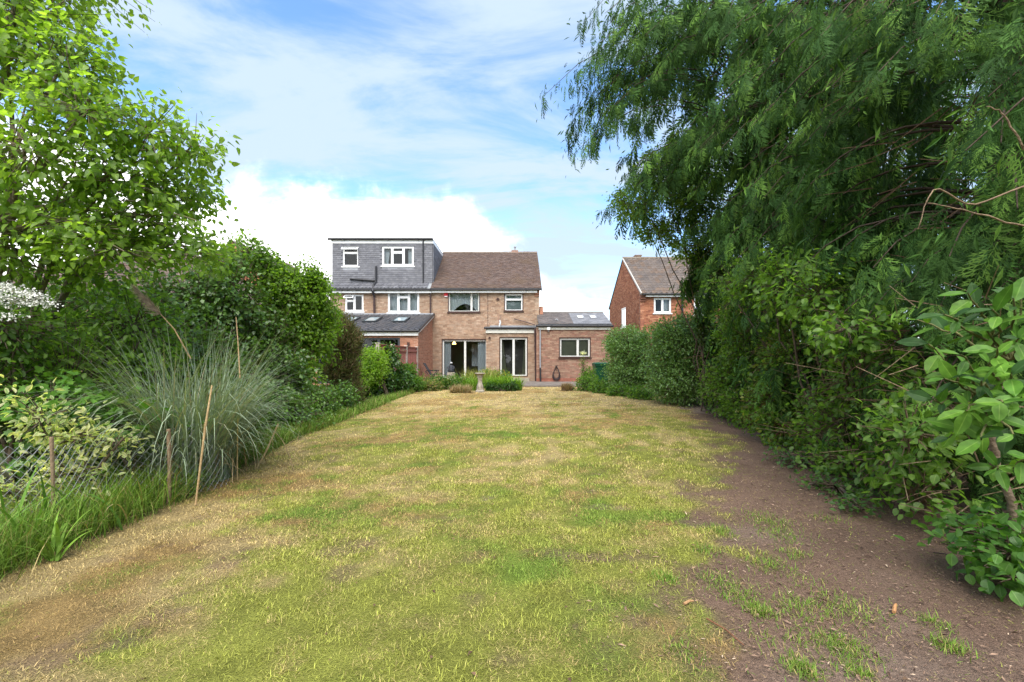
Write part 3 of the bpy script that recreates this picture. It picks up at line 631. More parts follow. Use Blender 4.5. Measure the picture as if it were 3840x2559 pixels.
pipe(Nn_, [px(1312, 1046, 24.82), px(1406, 1053, 24.82)], 0.05, 'black', 'waste_branch', False)
pipe(Nn_, [px(1403, 1108, 24.5), px(1404, 1182, 24.5)], 0.055, 'pipe', 'soil_pipe', True)
w = window(Nn_, FD, d1, [(1.0, [0.72])], M['white'], 0.055, 0.0, sill=M['white'], room='room_dim')
vent_sash(w, (FD[0] + (0, -0.03, 0), FD[1], FD[2], FD[3]), d1[0] - 0.03, d1[1] + 0.01, d1[3] - 0.26, d1[3] - 0.02, 0.9, M['white'])
w = window(Nn_, FD, d2, [(0.30, []), (0.69, [0.73]), (1.0, [])], M['white'], 0.075, 0.0, sill=M['white'], room='room_dim')
curtain(w, FD, d2[0] + 0.06, d2[0] + 0.33, d2[2] + 0.05, d2[3] - 0.05, -0.26, M['net'], 4, 0.03, top_u=lambda q, s: d2[0] + 0.06 + q * (0.2 + 0.12 * s))
curtain(w, FD, d2[1] - 0.36, d2[1] - 0.06, d2[2] + 0.05, d2[3] - 0.05, -0.26, M['net'], 4, 0.03)
w = window(Nn_, FW, r1, [(0.5, [0.64]), (1.0, [])], M['white'], 0.06, 0.0, sill=M['white'], room='room_dim')
vent_sash(w, (FW[0] + (0, -0.03, 0), FW[1], FW[2], FW[3]), r1[0] - 0.05, r1[0] + 0.48, r1[3] - 0.30, r1[3] - 0.05, 0.85, M['white'])
w = window(Nn_, FW, r2_, [(0.315, []), (0.685, [0.76]), (1.0, [])], M['white'], 0.075, 0.0, sill=M['white'], room='room')
curtain(w, FW, r2_[0] + 0.06, r2_[1] - 0.06, r2_[2] + 0.02, r2_[3] - 0.03, -0.27, M['net'], 16, 0.02, name='net_curtain')
# ornaments along the window boards
for (a, b, c, d), Y0, fl_ in ((d1, YD, FD), (d2, YD, FD)):
    pass
# lean-to extension
YX = 20.8
FX = frame((0, YX, 0), (1, 0, 0), (0, -1, 0))
r_x = (-8.9, PX(1500, YX), 0.08, PZ(1265, YX))
wall(Nn_, 'extension_wall', FX, XL, XP - 0.004, 0, 2.40, [r_x], PAL_RED, M['mortar_pale'], seed=7)
FXS = frame((XP, YX, 0), (0, 1, 0), (1, 0, 0)); xt = lambda u: 2.42 + 1.06 * u / 3.8
wall(Nn_, 'extension_side_wall', FXS, 0.002, 3.79, 0, 2.40, [], PAL_RED, M['mortar_pale'], top=xt, seed=8)
w = window(Nn_, FX, r_x, [(0.25, []), (0.5, []), (0.75, []), (1.0, [])], M['anthracite'], 0.08, 0.03, room='room_dim', name='folding_door')
sl3 = np.array([0, 4.0, 1.08]); S3 = np.linalg.norm(sl3); v3 = sl3 / S3; n3 = np.array([0, -v3[2], v3[1]])
FXR = (np.array([0, YX - 0.2, 2.50]), np.array([1.0, 0, 0]), v3, n3)
xr = obj('extension_roof', Geo().boxes(FXR, [(XL, 0, -0.08)], [(XP + 0.06, S3, 0.0)]), M['felt'], Nn_)
sky_w = []
for xa, xb in ((1290, 1318), (1358, 1420), (1468, 1526)):
    a = PX((xa + xb) / 2, 22.6) - 0.33; sky_w.append((a, a + 0.70, 1.75, 2.95))
me = pantile_mesh(0.30, 0.36, 'lean_to_tile', M['tile_obj'])
lay_tiles(xr, me, FXR, -9.7, XP + 0.06, 0.0, S3 - 0.15, 0.30, 0.325, np.array([[0.055, 0.055, 0.062], [0.065, 0.062, 0.066], [0.075, 0.07, 0.072]]), rng, holes=sky_w)
for a, b, c, d in sky_w:
    g = Geo(); bars(g, FXR, a, b, c, d, 0.07, 0.0, 0.11); sw = obj('skylight', g, M['anthracite'], Nn_)
    O, U, V, Nv = FXR; P = lambda u, v, n: O + u*U + v*V + n*Nv
    obj('pane', Geo().quad(P(a + .07, c + .07, .08), P(b - .07, c + .07, .08), P(b - .07, d - .07, .08), P(a + .07, d - .07, .08)), mat('skylight_glass', (0.30, 0.36, 0.38), rough=0.06, spec=0.8), sw)
obj('lead_flashing', Geo().boxes(FXR, [(XL, S3 - 0.2, 0.02)], [(XP + 0.06, S3 - 0.02, 0.08)]), M['lead'], Nn_)
obj('verge', Geo().boxes(FXR, [(XP + 0.062, 0, -0.02)], [(XP + 0.13, S3 - 0.02, 0.07)]), M['black'], Nn_)
obj('bargeboard', Geo().boxes(FXR, [(XP + 0.035, 0.0, -0.13)], [(XP + 0.075, S3 - 0.02, -0.022)]), M['white'], Nn_)
obj('fascia', Geo().box((XL, YX - 0.12, 2.27), (XP + 0.03, YX - 0.09, 2.46)), M['white'], Nn_)
gutter(Nn_, (XL, YX - 0.2, 2.485), (XP + 0.08, YX - 0.2, 2.485), 0.055)
obj('wall_lamp', Geo().boxes(FX, [(PX(1528, YX), PZ(1297, YX), 0.005)], [(PX(1536, YX), PZ(1284, YX), 0.09)]), M['brown'], Nn_)

# ------------------------------------------------------------------ red brick house on the right
YH, XH = 26.0, 7.33
RH = thing('red_brick_house', 'orange red brick gabled house with brown tiles behind the hedge', 'house', (10, YH, 0))
FH = frame((0, YH, 0), (1, 0, 0), (0, -1, 0)); h1 = rpx(2452, 2516, 1118, 1175, YH); h2 = rpx(2602, 2668, 1111, 1182, YH)
wall(RH, 'rear_wall', FH, XH, 14.5, 0.0, 4.95, [h1, h2], PAL_ORANGE * 0.95, M['mortar_red'], seed=9)
FHS = frame((XH, YH, 0), (0, 1, 0), (-1, 0, 0)); gt = lambda u: 4.93 + 2.75 * (1 - abs(u - 4.1) / 4.1)
h3 = (3.35, 4.45, 3.2, 4.5)
wall(RH, 'gable_wall', FHS, 0.003, 8.2, 0.0, 4.93, [h3], PAL_ORANGE, M['mortar_red'], top=gt, seed=10)
slh = np.array([0, 4.4, 2.92]); SH = np.linalg.norm(slh); vh = slh / SH; nh = np.array([0, -vh[2], vh[1]])
FHR = (np.array([0, YH - 0.3, 4.86]), np.array([1.0, 0, 0]), vh, nh)
g = Geo().boxes(FHR, [(XH - 0.03, 0, -0.08)], [(14.7, SH, 0.0)]); g.add([(XH - .03, 30.1, 7.78), (14.7, 30.1, 7.78), (14.7, 34.5, 4.86), (XH - .03, 34.5, 4.86)], [(0, 1, 2), (0, 2, 3)])
hr = obj('roof', g, mat('old_brown_roof', (0.12, 0.095, 0.082), rough=0.9, noise=0.3, nscale=4), RH)
me = pantile_mesh(0.30, 0.40, 'house_tile', M['tile_obj'])
lay_tiles(hr, me, FHR, XH, 13.3, 0.0, SH, 0.30, 0.352, np.array([[0.115, 0.09, 0.074], [0.125, 0.098, 0.08], [0.102, 0.082, 0.07], [0.13, 0.09, 0.064]]), rng)
obj('ridge_tiles', Geo().tube([(XH - 0.02, 30.1, 7.8), (14.7, 30.1, 7.8)], 0.1, 9, (0.2, 0.17, 0.14)), M['tile'], hr)
obj('verge', Geo().boxes(FHR, [(XH - 0.045, 0, -0.05)], [(XH + 0.0, SH, 0.06)], (0.5, 0.47, 0.43)), M['plain'], RH)
obj('fascia', Geo().box((XH + 0.25, YH - 0.22, 4.70), (14.6, YH - 0.19, 4.83)), M['white'], RH)
gutter(RH, (XH + 0.1, YH - 0.28, 4.84), (14.6, YH - 0.28, 4.84))
obj('corner_corbel', Geo().boxes(FH, [(XH + .002, 4.45, 0.002), (XH + .002, 4.58, 0.002), (XH + .002, 4.71, 0.002)], [(XH + 0.28, 4.56, 0.07), (XH + 0.28, 4.69, 0.14), (XH + 0.28, 4.84, 0.2)], (0.2, 0.09, 0.06)), M['attr'], RH)
obj('chimney', Geo().box((PX(2380, 30.3), 30.1, 7.6), (PX(2402, 30.3), 30.6, PZ(962, 30.3)), (0.25, 0.15, 0.11)).box((PX(2378, 30.3), 30.05, PZ(962, 30.3)), (PX(2404, 30.3), 30.65, PZ(959, 30.3)), (0.27, 0.2, 0.16)), M['attr'], RH)
w = window(RH, FH, h1, [(0.5, []), (1.0, [])], M['white'], 0.07, 0.0, sill=M['white'], room='room_dim')
curtain(w, FH, h1[0] + 0.55, h1[1] - 0.05, h1[2], h1[3], -0.25, M['net'], 4, 0.03)
w = window(RH, FH, h2, [(0.3, []), (0.7, [0.7]), (1.0, [])], M['white'], 0.07, 0.0, sill=M['white'], room='room_dim')
w = window(RH, FHS, h3, [(0.5, []), (1.0, [])], M['white'], 0.07, 0.0, sill=M['white'], room='room_dim')
pipe(RH, [px(2559, 1062, 25.9), px(2559, 1180, 25.8), px(2559, 1420, 25.8)], 0.055, 'black', 'soil_pipe')

# ------------------------------------------------------------------ houses half hidden behind the left trees
HB = thing('hipped_roof_house', 'house with brown hipped tile roof glimpsed behind the left tree', 'house', (-19, 24, 0))
c4 = [(-25, 19.5, 4.0), (-13, 19.5, 4.0), (-13, 28.5, 4.0), (-25, 28.5, 4.0)]; ra, rb = (-21.3, 24, 6.75), (-16.7, 24, 6.75)
g = Geo().add([*c4, ra, rb], [(0, 1, 5), (0, 5, 4), (1, 2, 5), (2, 3, 4), (2, 4, 5), (3, 0, 4)], (0.15, 0.115, 0.095))
hb = obj('roof', g, M['tile'], HB)
sl5 = np.array([0, 4.5, 2.75]); S5 = np.linalg.norm(sl5); v5 = sl5 / S5; n5 = np.array([0, -v5[2], v5[1]])
obj('tile_courses', tiles_geo((np.array([0, 19.5, 4.0]), np.array([1.0, 0, 0]), v5, n5), -25, -13, 0, S5, 0.30, 0.33, ROOF_BROWN * 1.05, rng, th=0.03, inside=lambda u, s: -25 + 3.75 * s / S5 < u < -13 - 3.75 * s / S5), M['tile'], hb, kind='stuff')
obj('wall', Geo().box((-24.6, 20, 0), (-13.4, 28, 3.98), (0.35, 0.2, 0.14)), M['attr'], HB)
HC = thing('orange_gable_house', 'orange brick gable end peeping over the left shrubs', 'house', (-18.4, 30, 0))
g = Geo().add([(-22.5, 30, 0), (-14.3, 30, 0), (-14.3, 30, 5.1), (-18.4, 30, 8.85), (-22.5, 30, 5.1)], [(0, 1, 2), (0, 2, 4), (4, 2, 3)], (0.42, 0.19, 0.10)); gw = obj('gable_wall', g, M['mortar_red'], HC)
gt2 = lambda u: 5.1 + 3.75 * (1 - abs(u) / 4.1)
obj('brick_courses', brick_geo(frame((-18.4, 29.985, 0), (1, 0, 0), (0, -1, 0)), -4.1, 4.1, 5.4, 8.85, [], PAL_ORANGE * 1.1, rng, gt2), M['attr'], gw, kind='stuff')
g = Geo()
for s in (-1, 1): g.add([(-18.4, 29.85, 8.95), (-18.4, 38, 8.95), (-18.4 + s*4.4, 38, 4.93), (-18.4 + s*4.4, 29.85, 4.93)], [(0, 1, 2), (0, 2, 3)], (0.16, 0.12, 0.1))
obj('roof', g, M['tile'], HC)
# ------------------------------------------------------------------ plant helpers
def tmpl_leaf(w=0.5, fold=0.12, curl=0.12, kind='oval'):
    """leaf along +Y from 0 to 1, blade in X, normal +Z; 10 vertices, 12 triangles with a pale midrib"""
    if kind == 'oval': st = [(0.0, 0.0), (0.25, 0.82), (0.55, 1.0), (0.82, 0.55), (1.0, 0.0)]
    elif kind == 'heart': st = [(0.0, 0.10), (0.16, 0.95), (0.42, 0.95), (0.72, 0.5), (1.0, 0.0)]
    elif kind == 'lance': st = [(0.0, 0.0), (0.3, 0.9), (0.6, 1.0), (0.85, 0.5), (1.0, 0.0)]
    else: st = [(0.0, 0.0), (0.22, 0.7), (0.5, 1.0), (0.8, 0.62), (1.0, 0.0)]
    st = [st[0], st[1], ((st[1][0] + st[2][0]) / 2, (st[1][1] + st[2][1]) / 2 + 0.06), *st[2:]]
    V, C = [], []; cs = (-1, -0.11, 0, 0.11, 1); m = len(cs)
    for i, (y, k) in enumerate(st):
        zc = -curl * y * y
        for sx in cs:
            V.append((sx * w / 2 * k, y, zc + fold * k * abs(sx) + (0.012 * math.sin(i * 2.1 + sx) if abs(sx) == 1 else 0))); C.append((1, 1, 1) if sx else (1.9, 1.5, 2.2))
    T = []
    for i in range(len(st) - 1):
        for j in range(m - 1):
            q = i * m + j; T += [(q, q + 1, q + m + 1), (q, q + m + 1, q + m)]
    return np.array(V), np.array(T), np.array(C)
def tmpl_med(w=0.5, fold=0.12, curl=0.12, kind='oval'):
    st = [(0.0, 0.0), (0.2, 0.95), (0.6, 0.75), (1.0, 0.0)] if kind == 'heart' else [(0.0, 0.0), (0.3, 0.9), (0.7, 0.82), (1.0, 0.0)]
    V = [(0, 0, 0)]; C = [(1.2, 1.15, 1.2)]
    for y, k in st[1:-1]:
        for sx in (-1, 0, 1): V.append((sx * w / 2 * k, y, -curl * y * y + fold * k * abs(sx))); C.append((1, 1, 1) if sx else (1.3, 1.2, 1.4))
    V.append((0, 1, -curl)); C.append((1, 1, 1))
    return np.array(V), np.array([(0, 2, 1), (0, 3, 2), (1, 2, 5), (1, 5, 4), (2, 3, 6), (2, 6, 5), (4, 5, 7), (5, 6, 7)]), np.array(C)
def tmpl_tiny(w=0.6, fold=0.12, curl=0.1):
    return np.array([(0, 0, 0), (w/2, 0.45, fold), (0, 1, -curl), (-w/2, 0.45, fold)]), np.array([(0, 1, 2), (0, 2, 3)]), np.ones((4, 3))
def tmpl_small(w=0.55, fold=0.1, curl=0.1):
    V = np.array([(0, 0, 0), (-w/2, 0.5, fold - curl*0.25), (w/2, 0.5, fold - curl*0.25), (0, 0.5, -curl*0.25), (0, 1, -curl)])
    T = np.array([(0, 3, 1), (0, 2, 3), (1, 3, 4), (3, 2, 4)])
    return V, T, np.ones((5, 3))
def tmpl_lobed():
    pts = []
    for a, r in ((-2.6, .35), (-2.2, .7), (-1.75, .5), (-1.25, .95), (-0.75, .55), (-0.45, .8), (0, 1.15), (0.45, .8), (0.75, .55), (1.25, .95), (1.75, .5), (2.2, .7), (2.6, .35)):
        pts.append((math.sin(a) * r * 0.55, 0.42 + math.cos(a) * r * 0.5, 0.10 * abs(math.sin(a)) * r))
    V = np.array([(0, 0.38, 0.0)] + pts + [(0, 0.1, 0)])
    n = len(V); T = [(0, i + 1, i) for i in range(1, n - 1)] + [(0, 1, n - 1)]
    return V, np.array(T), np.ones((n, 3))
def basis(d, nm):
    d = nrm(d); nm = nrm(nm - (nm * d).sum(-1, keepdims=True) * d); return np.cross(d, nm), d, nm
def place(geo, tm, pos, d, nm, ln, col, wr=1.0):
    V, T, C = tm; x_, d, nm = basis(d, nm); n = len(pos); ln = np.broadcast_to(ln, (n,)); wr = np.broadcast_to(wr, (n,))
    P = pos[:, None] + ln[:, None, None] * (V[None, :, 0:1] * wr[:, None, None] * x_[:, None] + V[None, :, 1:2] * d[:, None] + V[None, :, 2:3] * nm[:, None])
    c = (np.asarray(col).reshape(-1, 1, 3) * C[None]) * np.ones((n, 1, 1))
    geo.add(P.reshape(-1, 3), (T[None] + (np.arange(n) * len(V))[:, None, None]).reshape(-1, 3), c.reshape(-1, 3))
def leaf_objects(root, me, pos, d, nm, ln, col, name='leaf'):
    x_, d, nm = basis(d, nm); base = np.array(root.location)
    wv = np.random.default_rng(5).uniform(0.78, 1.2, len(pos)); x_ = x_ * wv[:, None]
    for i in range(len(pos)):
        o = bpy.data.objects.new(name, me); COL.objects.link(o); o.parent = root
        l = float(ln[i]); p = pos[i] - base
        o.matrix_local = Matrix(((x_[i][0]*l, d[i][0]*l, nm[i][0]*l, p[0]), (x_[i][1]*l, d[i][1]*l, nm[i][1]*l, p[1]), (x_[i][2]*l, d[i][2]*l, nm[i][2]*l, p[2]), (0, 0, 0, 1)))
        o.color = (*col[i], 1)
def mixcol(rng, n, a, b, var=0.2, c=None, pc=0.0):
    t = rng.random((n, 1)); k = np.asarray(a) * (1 - t) + np.asarray(b) * t
    if c is not None: k = np.where(rng.random((n, 1)) < pc, np.asarray(c), k)
    return k * (1 + rng.uniform(-var, var, (n, 1)))
def visible(p):
    return (p[:, 1] > 0.4) & (np.abs(p[:, 0]) < 1.14 * p[:, 1]) & (p[:, 2] < CAMH + 0.79 * p[:, 1])
def crown(lobes, nb, nl, L, rng, spread=0.08, droop=0.25, inner=0.35, up=0.5, rough=0.35, var=0.25, tmin=0.25):
    """branchlets run from inside each lobe to its uneven surface; leaves sit along them.  Returns branch ends and leaf frames"""
    lobes = np.asarray(lobes, float); wgt = (lobes[:, 3] * lobes[:, 4] * lobes[:, 5]) ** (2 / 3); wgt /= wgt.sum()
    which = rng.choice(len(lobes), nb, p=wgt); c = lobes[which, :3]; r = lobes[which, 3:]
    u = nrm(rng.normal(size=(nb, 3)))
    bumps = 1 + rough * (fbm(u[:, 0] * 2 + which * 3.1, u[:, 1] * 2 + u[:, 2] * 1.7, 0.55, 3, 7) - 0.5) * 2
    A = c + u * r * inner * rng.random((nb, 1)); B = c + u * r * (bumps * rng.uniform(0.72, 1.04, nb))[:, None]
    B[:, 2] -= 0.06 * np.linalg.norm(B - A, axis=1)
    k = np.repeat(np.arange(nb), nl); t = tmin + (1.03 - tmin) * rng.random(nb * nl) ** 0.75
    bd_ = nrm(B - A)[k]
    pos = A[k] + (B - A)[k] * t[:, None] + rng.normal(size=(nb * nl, 3)) * spread
    d = nrm(bd_ * 0.7 + rng.normal(size=pos.shape) * 0.6 + np.array([0, 0, -droop]))
    nm = nrm(np.array([0, 0, up]) + u[k] * 0.5 + rng.normal(size=pos.shape) * 0.45)
    ln = L * rng.uniform(1 - var, 1 + var, len(pos))
    keep = pos[:, 2] > 0.02
    return A, B, pos[keep], d[keep], nm[keep], ln[keep]
def limb(geo, a, b, r0, r1, rng, sag=0.0, n=6, k=6, col=(0.2, 0.16, 0.12)):
    t = np.linspace(0, 1, n)[:, None]; a = np.asarray(a, float); b = np.asarray(b, float); L = np.linalg.norm(b - a)
    p = a + (b - a) * t + rng.normal(size=(n, 3)) * 0.03 * L * np.sin(t * np.pi) + np.array([0, 0, 1]) * sag * L * np.sin(t * np.pi)
    geo.tube(p, r0 + (r1 - r0) * t[:, 0], k, col, cap=False); return p
def shrub(name, label, cat, base, lobes, nb, nl, L, w, cols, seed, matl='plant', nobj=0, spread=0.07, droop=0.2, tm='small', kind='oval', barkc=(0.12, 0.09, 0.065),
          stems=5, inner=0.35, up=0.5, rough=0.35, group=None, twig=0.004, pc=0.0, third=None, tmin=0.25, fold=0.1, curl=0.12, stemr=0.02, cvar=0.2, edge=None):
    """a shrub or small tree: stems and twigs as one part, foliage as another, its nearest leaves as single pieces"""
    rng = np.random.default_rng(seed)
    root = thing(name, label, cat, base, group)
    A, B, pos, d, nm, ln = crown(lobes, nb, nl, L, rng, spread, droop, inner, up, rough, tmin=tmin)
    gb = Geo(); b0 = np.array(base, float); lob = np.asarray(lobes, float)
    for i, l in enumerate(lob[:max(stems, 1)] if len(lob) >= stems else lob[rng.integers(len(lob), size=stems)]):
        limb(gb, b0 + rng.normal(size=3) * (0.06, 0.06, 0), l[:3] + rng.normal(size=3) * l[3:] * 0.2, stemr, stemr * 0.45, rng, 0.04, col=barkc)
    gb.prisms(A, B, twig * 1.6, twig * 0.6, np.tile(np.array(barkc), (len(A), 1)))
    obj('stems', gb, M['bark'], root, smooth=True)
    col = mixcol(rng, len(pos), cols[0], cols[1], cvar, third, pc)
    tmp = {'small': lambda: tmpl_small(w, fold, curl), 'tiny': lambda: tmpl_tiny(w, fold, curl), 'lobed': tmpl_lobed, 'leaf': lambda: tmpl_med(w, fold, curl, kind)}[tm]()
    if edge is not None: tmp[2][tmp[2].max(1) > 1.1] = edge
    if nobj:
        dist = np.linalg.norm(pos - np.array([0, 0, CAMH]), axis=1) / np.maximum(ln, 1e-3); dist[~visible(pos)] = 1e9
        idx = np.argsort(dist)[:nobj]; idx = idx[dist[idx] < 1e8]; rest = np.ones(len(pos), bool); rest[idx] = False
        full = tmpl_lobed() if tm == 'lobed' else tmpl_leaf(w, fold, curl, kind)
        if edge is not None: full[2][full[2].max(1) > 1.1] = edge
        me = mesh(name + '_leaf', Geo().add(full[0], full[1], full[2]), M['leaf_obj_glossy' if matl == 'plant_glossy' else 'leaf_obj'], smooth=True)
        leaf_objects(root, me, pos[idx], d[idx], nm[idx], ln[idx], col[idx])
    else: rest = np.ones(len(pos), bool)
    gl = Geo(); place(gl, tmp, pos[rest], d[rest], nm[rest], ln[rest], col[rest])
    obj('foliage', gl, M[matl], root, smooth=(tm != 'small'), kind='stuff' if nobj else None)
    return root
def blades(geo, base, az, ln, pitch, bend, width, nseg, col, tipcol=None):
    """arching strips: pitch = start angle above the ground, bend = how far it turns over along its length"""
    n = len(base); st = ln / nseg; p = base.copy(); h = np.c_[np.cos(az), np.sin(az), np.zeros(n)]; side = np.c_[-np.sin(az), np.cos(az), np.zeros(n)]
    V = np.zeros((n, 2 * nseg + 1, 3))
    for i in range(nseg + 1):
        s = i / nseg; wd = width * (1 - s ** 2.2) * (0.75 + 0.5 * min(s * 4, 0.5))
        if i < nseg: V[:, 2*i] = p - side * (wd / 2)[:, None]; V[:, 2*i + 1] = p + side * (wd / 2)[:, None]
        else: V[:, 2*i] = p
        a = pitch - bend * (s ** 1.4)
        p = p + st[:, None] * (np.cos(a)[:, None] * h + np.sin(a)[:, None] * np.array([0, 0, 1.0]))
    T = []
    for i in range(nseg - 1): a = 2*i; T += [(a, a + 1, a + 3), (a, a + 3, a + 2)]
    a = 2 * (nseg - 1); T.append((a, a + 1, a + 2)); T = np.array(T)
    c = np.repeat(np.asarray(col)[:, None], 2 * nseg + 1, axis=1).astype(float)
    if tipcol is not None:
        tt = (np.arange(2 * nseg + 1) // 2 / nseg)[None, :, None] ** 2; c = c * (1 - tt) + np.asarray(tipcol) * tt
    geo.add(V.reshape(-1, 3), (T[None] + (np.arange(n) * (2*nseg + 1))[:, None, None]).reshape(-1, 3), c.reshape(-1, 3))

# ------------------------------------------------------------------ lawn grass (stuff)
def scatter(n, x0, x1, y0, y1, rng): return rng.uniform(x0, x1, n), rng.uniform(y0, y1, n)
rng = np.random.default_rng(21)
gg = Geo()
for (y0, y1, n, h, wd, ns) in ((1.5, 2.9, 62000, 0.024, 0.0034, 2), (2.9, 4.6, 80000, 0.025, 0.0046, 2), (4.6, 7.5, 66000, 0.027, 0.0064, 2), (7.5, 12, 62000, 0.028, 0.011, 1), (12, 20.0, 50000, 0.030, 0.020, 1)):
    xa, ya = scatter(n, -4.0, 5.0, y0, y1, rng)
    ok = (np.abs(xa) < ya * 1.15 + 0.3) & (border_at(xa, ya) < rng.random(n) * 0.9 + 0.05)
    s = soil_at(xa, ya); cl = fbm(xa, ya, 0.16, 3, 51)
    ok &= (rng.random(n) > s * 1.02) & (rng.random(n) < 0.22 + 1.7 * sstep(0.34, 0.60, cl))
    xa, ya, cl, s = xa[ok], ya[ok], cl[ok], s[ok]; m = len(xa); r = rng.random(m)
    d = dry_at(xa, ya)
    hh = h * (0.55 + 0.9 * rng.random(m)) * (1.25 - 0.55 * d) * (0.7 + 0.7 * cl)
    col = lawn_col(xa, ya, r) * (0.5 + 1.0 * rng.random((m, 1)))
    blades(gg, np.c_[xa, ya, zg(xa, ya) - 0.003], rng.uniform(0, 6.283, m), hh, rng.uniform(0.25, 1.3, m), rng.uniform(0.2, 1.3, m), wd * (0.7 + 0.6 * rng.random(m)), ns, col)
# green tufts left standing in the bare soil
tx, ty = [], []
for a, b in ((2985, 2080), (2925, 2000), (2880, 2110), (2850, 1935), (3030, 2185), (2700, 2170), (2765, 2235), (2850, 2290), (2990, 2285), (3060, 2270), (3200, 2290), (2960, 2440), (3090, 2410), (3180, 2430), (3010, 2510), (3220, 2520), (2560, 2450), (2500, 2170), (2640, 2060), (2900, 1960), (3110, 1950), (2690, 1990), (3500, 2330), (3560, 2420)):
    Yt = CAMH * FPX / (b - HY); n = rng.integers(120, 380); sc = rng.uniform(0.03, 0.11)
    tx.append(PX(a, Yt) + rng.normal(size=n) * sc); ty.append(Yt + rng.normal(size=n) * sc * 1.1)
tx = np.concatenate(tx); ty = np.concatenate(ty); n = len(tx)
blades(gg, np.c_[tx, ty, zg(tx, ty) - 0.006], rng.uniform(0, 6.283, n), rng.uniform(0.02, 0.055, n), rng.uniform(0.4, 1.4, n), rng.uniform(0.3, 1.3, n), rng.uniform(0.0028, 0.005, n), 2, mixcol(rng, n, (0.10, 0.20, 0.025), (0.18, 0.25, 0.04), 0.25, (0.34, 0.27, 0.11), 0.15))
# flat dry thatch between the blades
for (y0, y1, n, ln_, wd) in ((1.5, 3.0, 60000, 0.022, 0.0034), (3.0, 5.5, 70000, 0.026, 0.005)):
    xa, ya = scatter(n, -4.0, 4.0, y0, y1, rng); ok = (np.abs(xa) < ya * 1.15 + 0.2) & (rng.random(n) > soil_at(xa, ya) * 0.9) & (border_at(xa, ya) < 0.6)
    xa, ya = xa[ok], ya[ok]; m = len(xa)
    blades(gg, np.c_[xa, ya, zg(xa, ya) + 0.001], rng.uniform(0, 6.283, m), ln_ * rng.uniform(0.6, 1.5, m), rng.uniform(0.05, 0.45, m), np.zeros(m), wd * rng.uniform(0.7, 1.3, m), 1, (lawn_col(xa, ya, rng.random(m) * 0.6 + 0.4) * (0.55 + 0.75 * rng.random((m, 1)))))
tag(obj('lawn_grass', gg, M['grass']), 'patchy mown lawn of straw coloured and green grass', 'grass', kind='stuff')
# bark chips, dry needles and leaf litter on the bare earth
gg = Geo(); n = 62000; ya = 1.5 + 9 * rng.random(n) ** 1.8; xa = rng.uniform(0.3, 4.8, n)
ok = rng.random(n) < soil_at(xa, ya); xa, ya = xa[ok], ya[ok]; n = len(xa)
place(gg, tmpl_tiny(0.24, 0.05, 0.05), np.c_[xa, ya, zg(xa, ya) + 0.006], np.c_[rng.normal(size=(n, 2)), rng.normal(size=n) * 0.15], np.c_[rng.normal(size=(n, 2)) * 0.35, np.ones(n)],
      rng.lognormal(-4.35, 0.5, n), mixcol(rng, n, (0.07, 0.042, 0.032), (0.30, 0.20, 0.14), 0.3, (0.46, 0.35, 0.25), 0.06))
tag(obj('bark_litter', gg, M['timber']), 'brown bark chips and dry needles strewn over the bare earth', 'litter', kind='stuff')
gg = Geo(); n = 900; ya = 1.6 + 14 * rng.random(n) ** 1.3; xa = rng.uniform(-3.4, 3.6, n)
place(gg, tmpl_small(0.5, 0.2, 0.2), np.c_[xa, ya, zg(xa, ya) + 0.02], np.c_[rng.normal(size=(n, 2)), rng.normal(size=n) * 0.2], np.c_[rng.normal(size=(n, 2)) * 0.4, np.ones(n)], rng.uniform(0.012, 0.035, n), mixcol(rng, n, (0.10, 0.06, 0.04), (0.19, 0.12, 0.07), 0.3))
tag(obj('fallen_leaves', gg, M['timber']), 'small curled brown leaves scattered on the lawn', 'litter', kind='stuff')
for i, (a, b, c, d_, lab) in enumerate(((2565, 2275, 2600, 2262, 'short pale stick lying beside green tufts on bare earth'), (3352, 2300, 3360, 2270, 'stubby orange stick lying on the bare earth'), (2650, 2330, 2790, 2430, 'long thin reddish twig lying on the bare earth'), (3500, 2080, 3590, 2100, 'thin dark twig lying near the right hand leaves'))):
    p = []
    for u_, v_ in ((a, b), (c, d_)): Yt = CAMH * FPX / (v_ - HY); p.append((PX(u_, Yt), Yt, zg(np.array([PX(u_, Yt)]), np.array([Yt]))[0] + 0.012))
    p = np.array(p); mid = (p[0] + p[1]) / 2 + np.array([0.008, 0.01, 0.004]); r0 = (0.008, 0.009, 0.004, 0.004)[i]
    o = obj('fallen_twig', Geo().tube([p[0], mid, p[1]], [r0, r0 * 0.9, r0 * 0.6], 7, ((0.34, 0.2, 0.1), (0.42, 0.22, 0.1), (0.2, 0.09, 0.05), (0.06, 0.045, 0.04))[i]), M['timber']); tag(o, lab, 'twig', 'twigs on the bare earth')

# ------------------------------------------------------------------ fence panels on the left boundary
GF = thing('garden_fence', 'red stained wooden fence with pale posts beside the lean-to wall', 'fence', (-4.33, 17.6, 0))
cR = np.array([0.44, 0.17, 0.13]); ed = [14.7, 16.55, 18.6, 20.68]
for Y0, Y1 in zip(ed[:-1], ed[1:]):
    rg = np.random.default_rng(int(Y0 * 7)); g = Geo(); k = 18
    for i in range(k):
        a = Y0 + 0.06 + (Y1 - Y0 - 0.12) * i / k; b = a + (Y1 - Y0 - 0.12) / k
        g.box((-4.345 - 0.006 * (i % 2), a, 0.12), (-4.325 - 0.006 * (i % 2), b - 0.002, 1.70), cR * rg.uniform(0.85, 1.15))
    pn = obj('panel', g, M['timber'], GF, kind='stuff')
    for z in (0.45, 0.98, 1.52): obj('rail', Geo().box((-4.324, Y0 + 0.06, z), (-4.29, Y1 - 0.06, z + 0.07), cR * 0.8), M['timber'], pn)
    obj('capping', Geo().box((-4.36, Y0 + 0.06, 1.702), (-4.29, Y1 - 0.06, 1.735), cR * 0.8), M['timber'], pn)
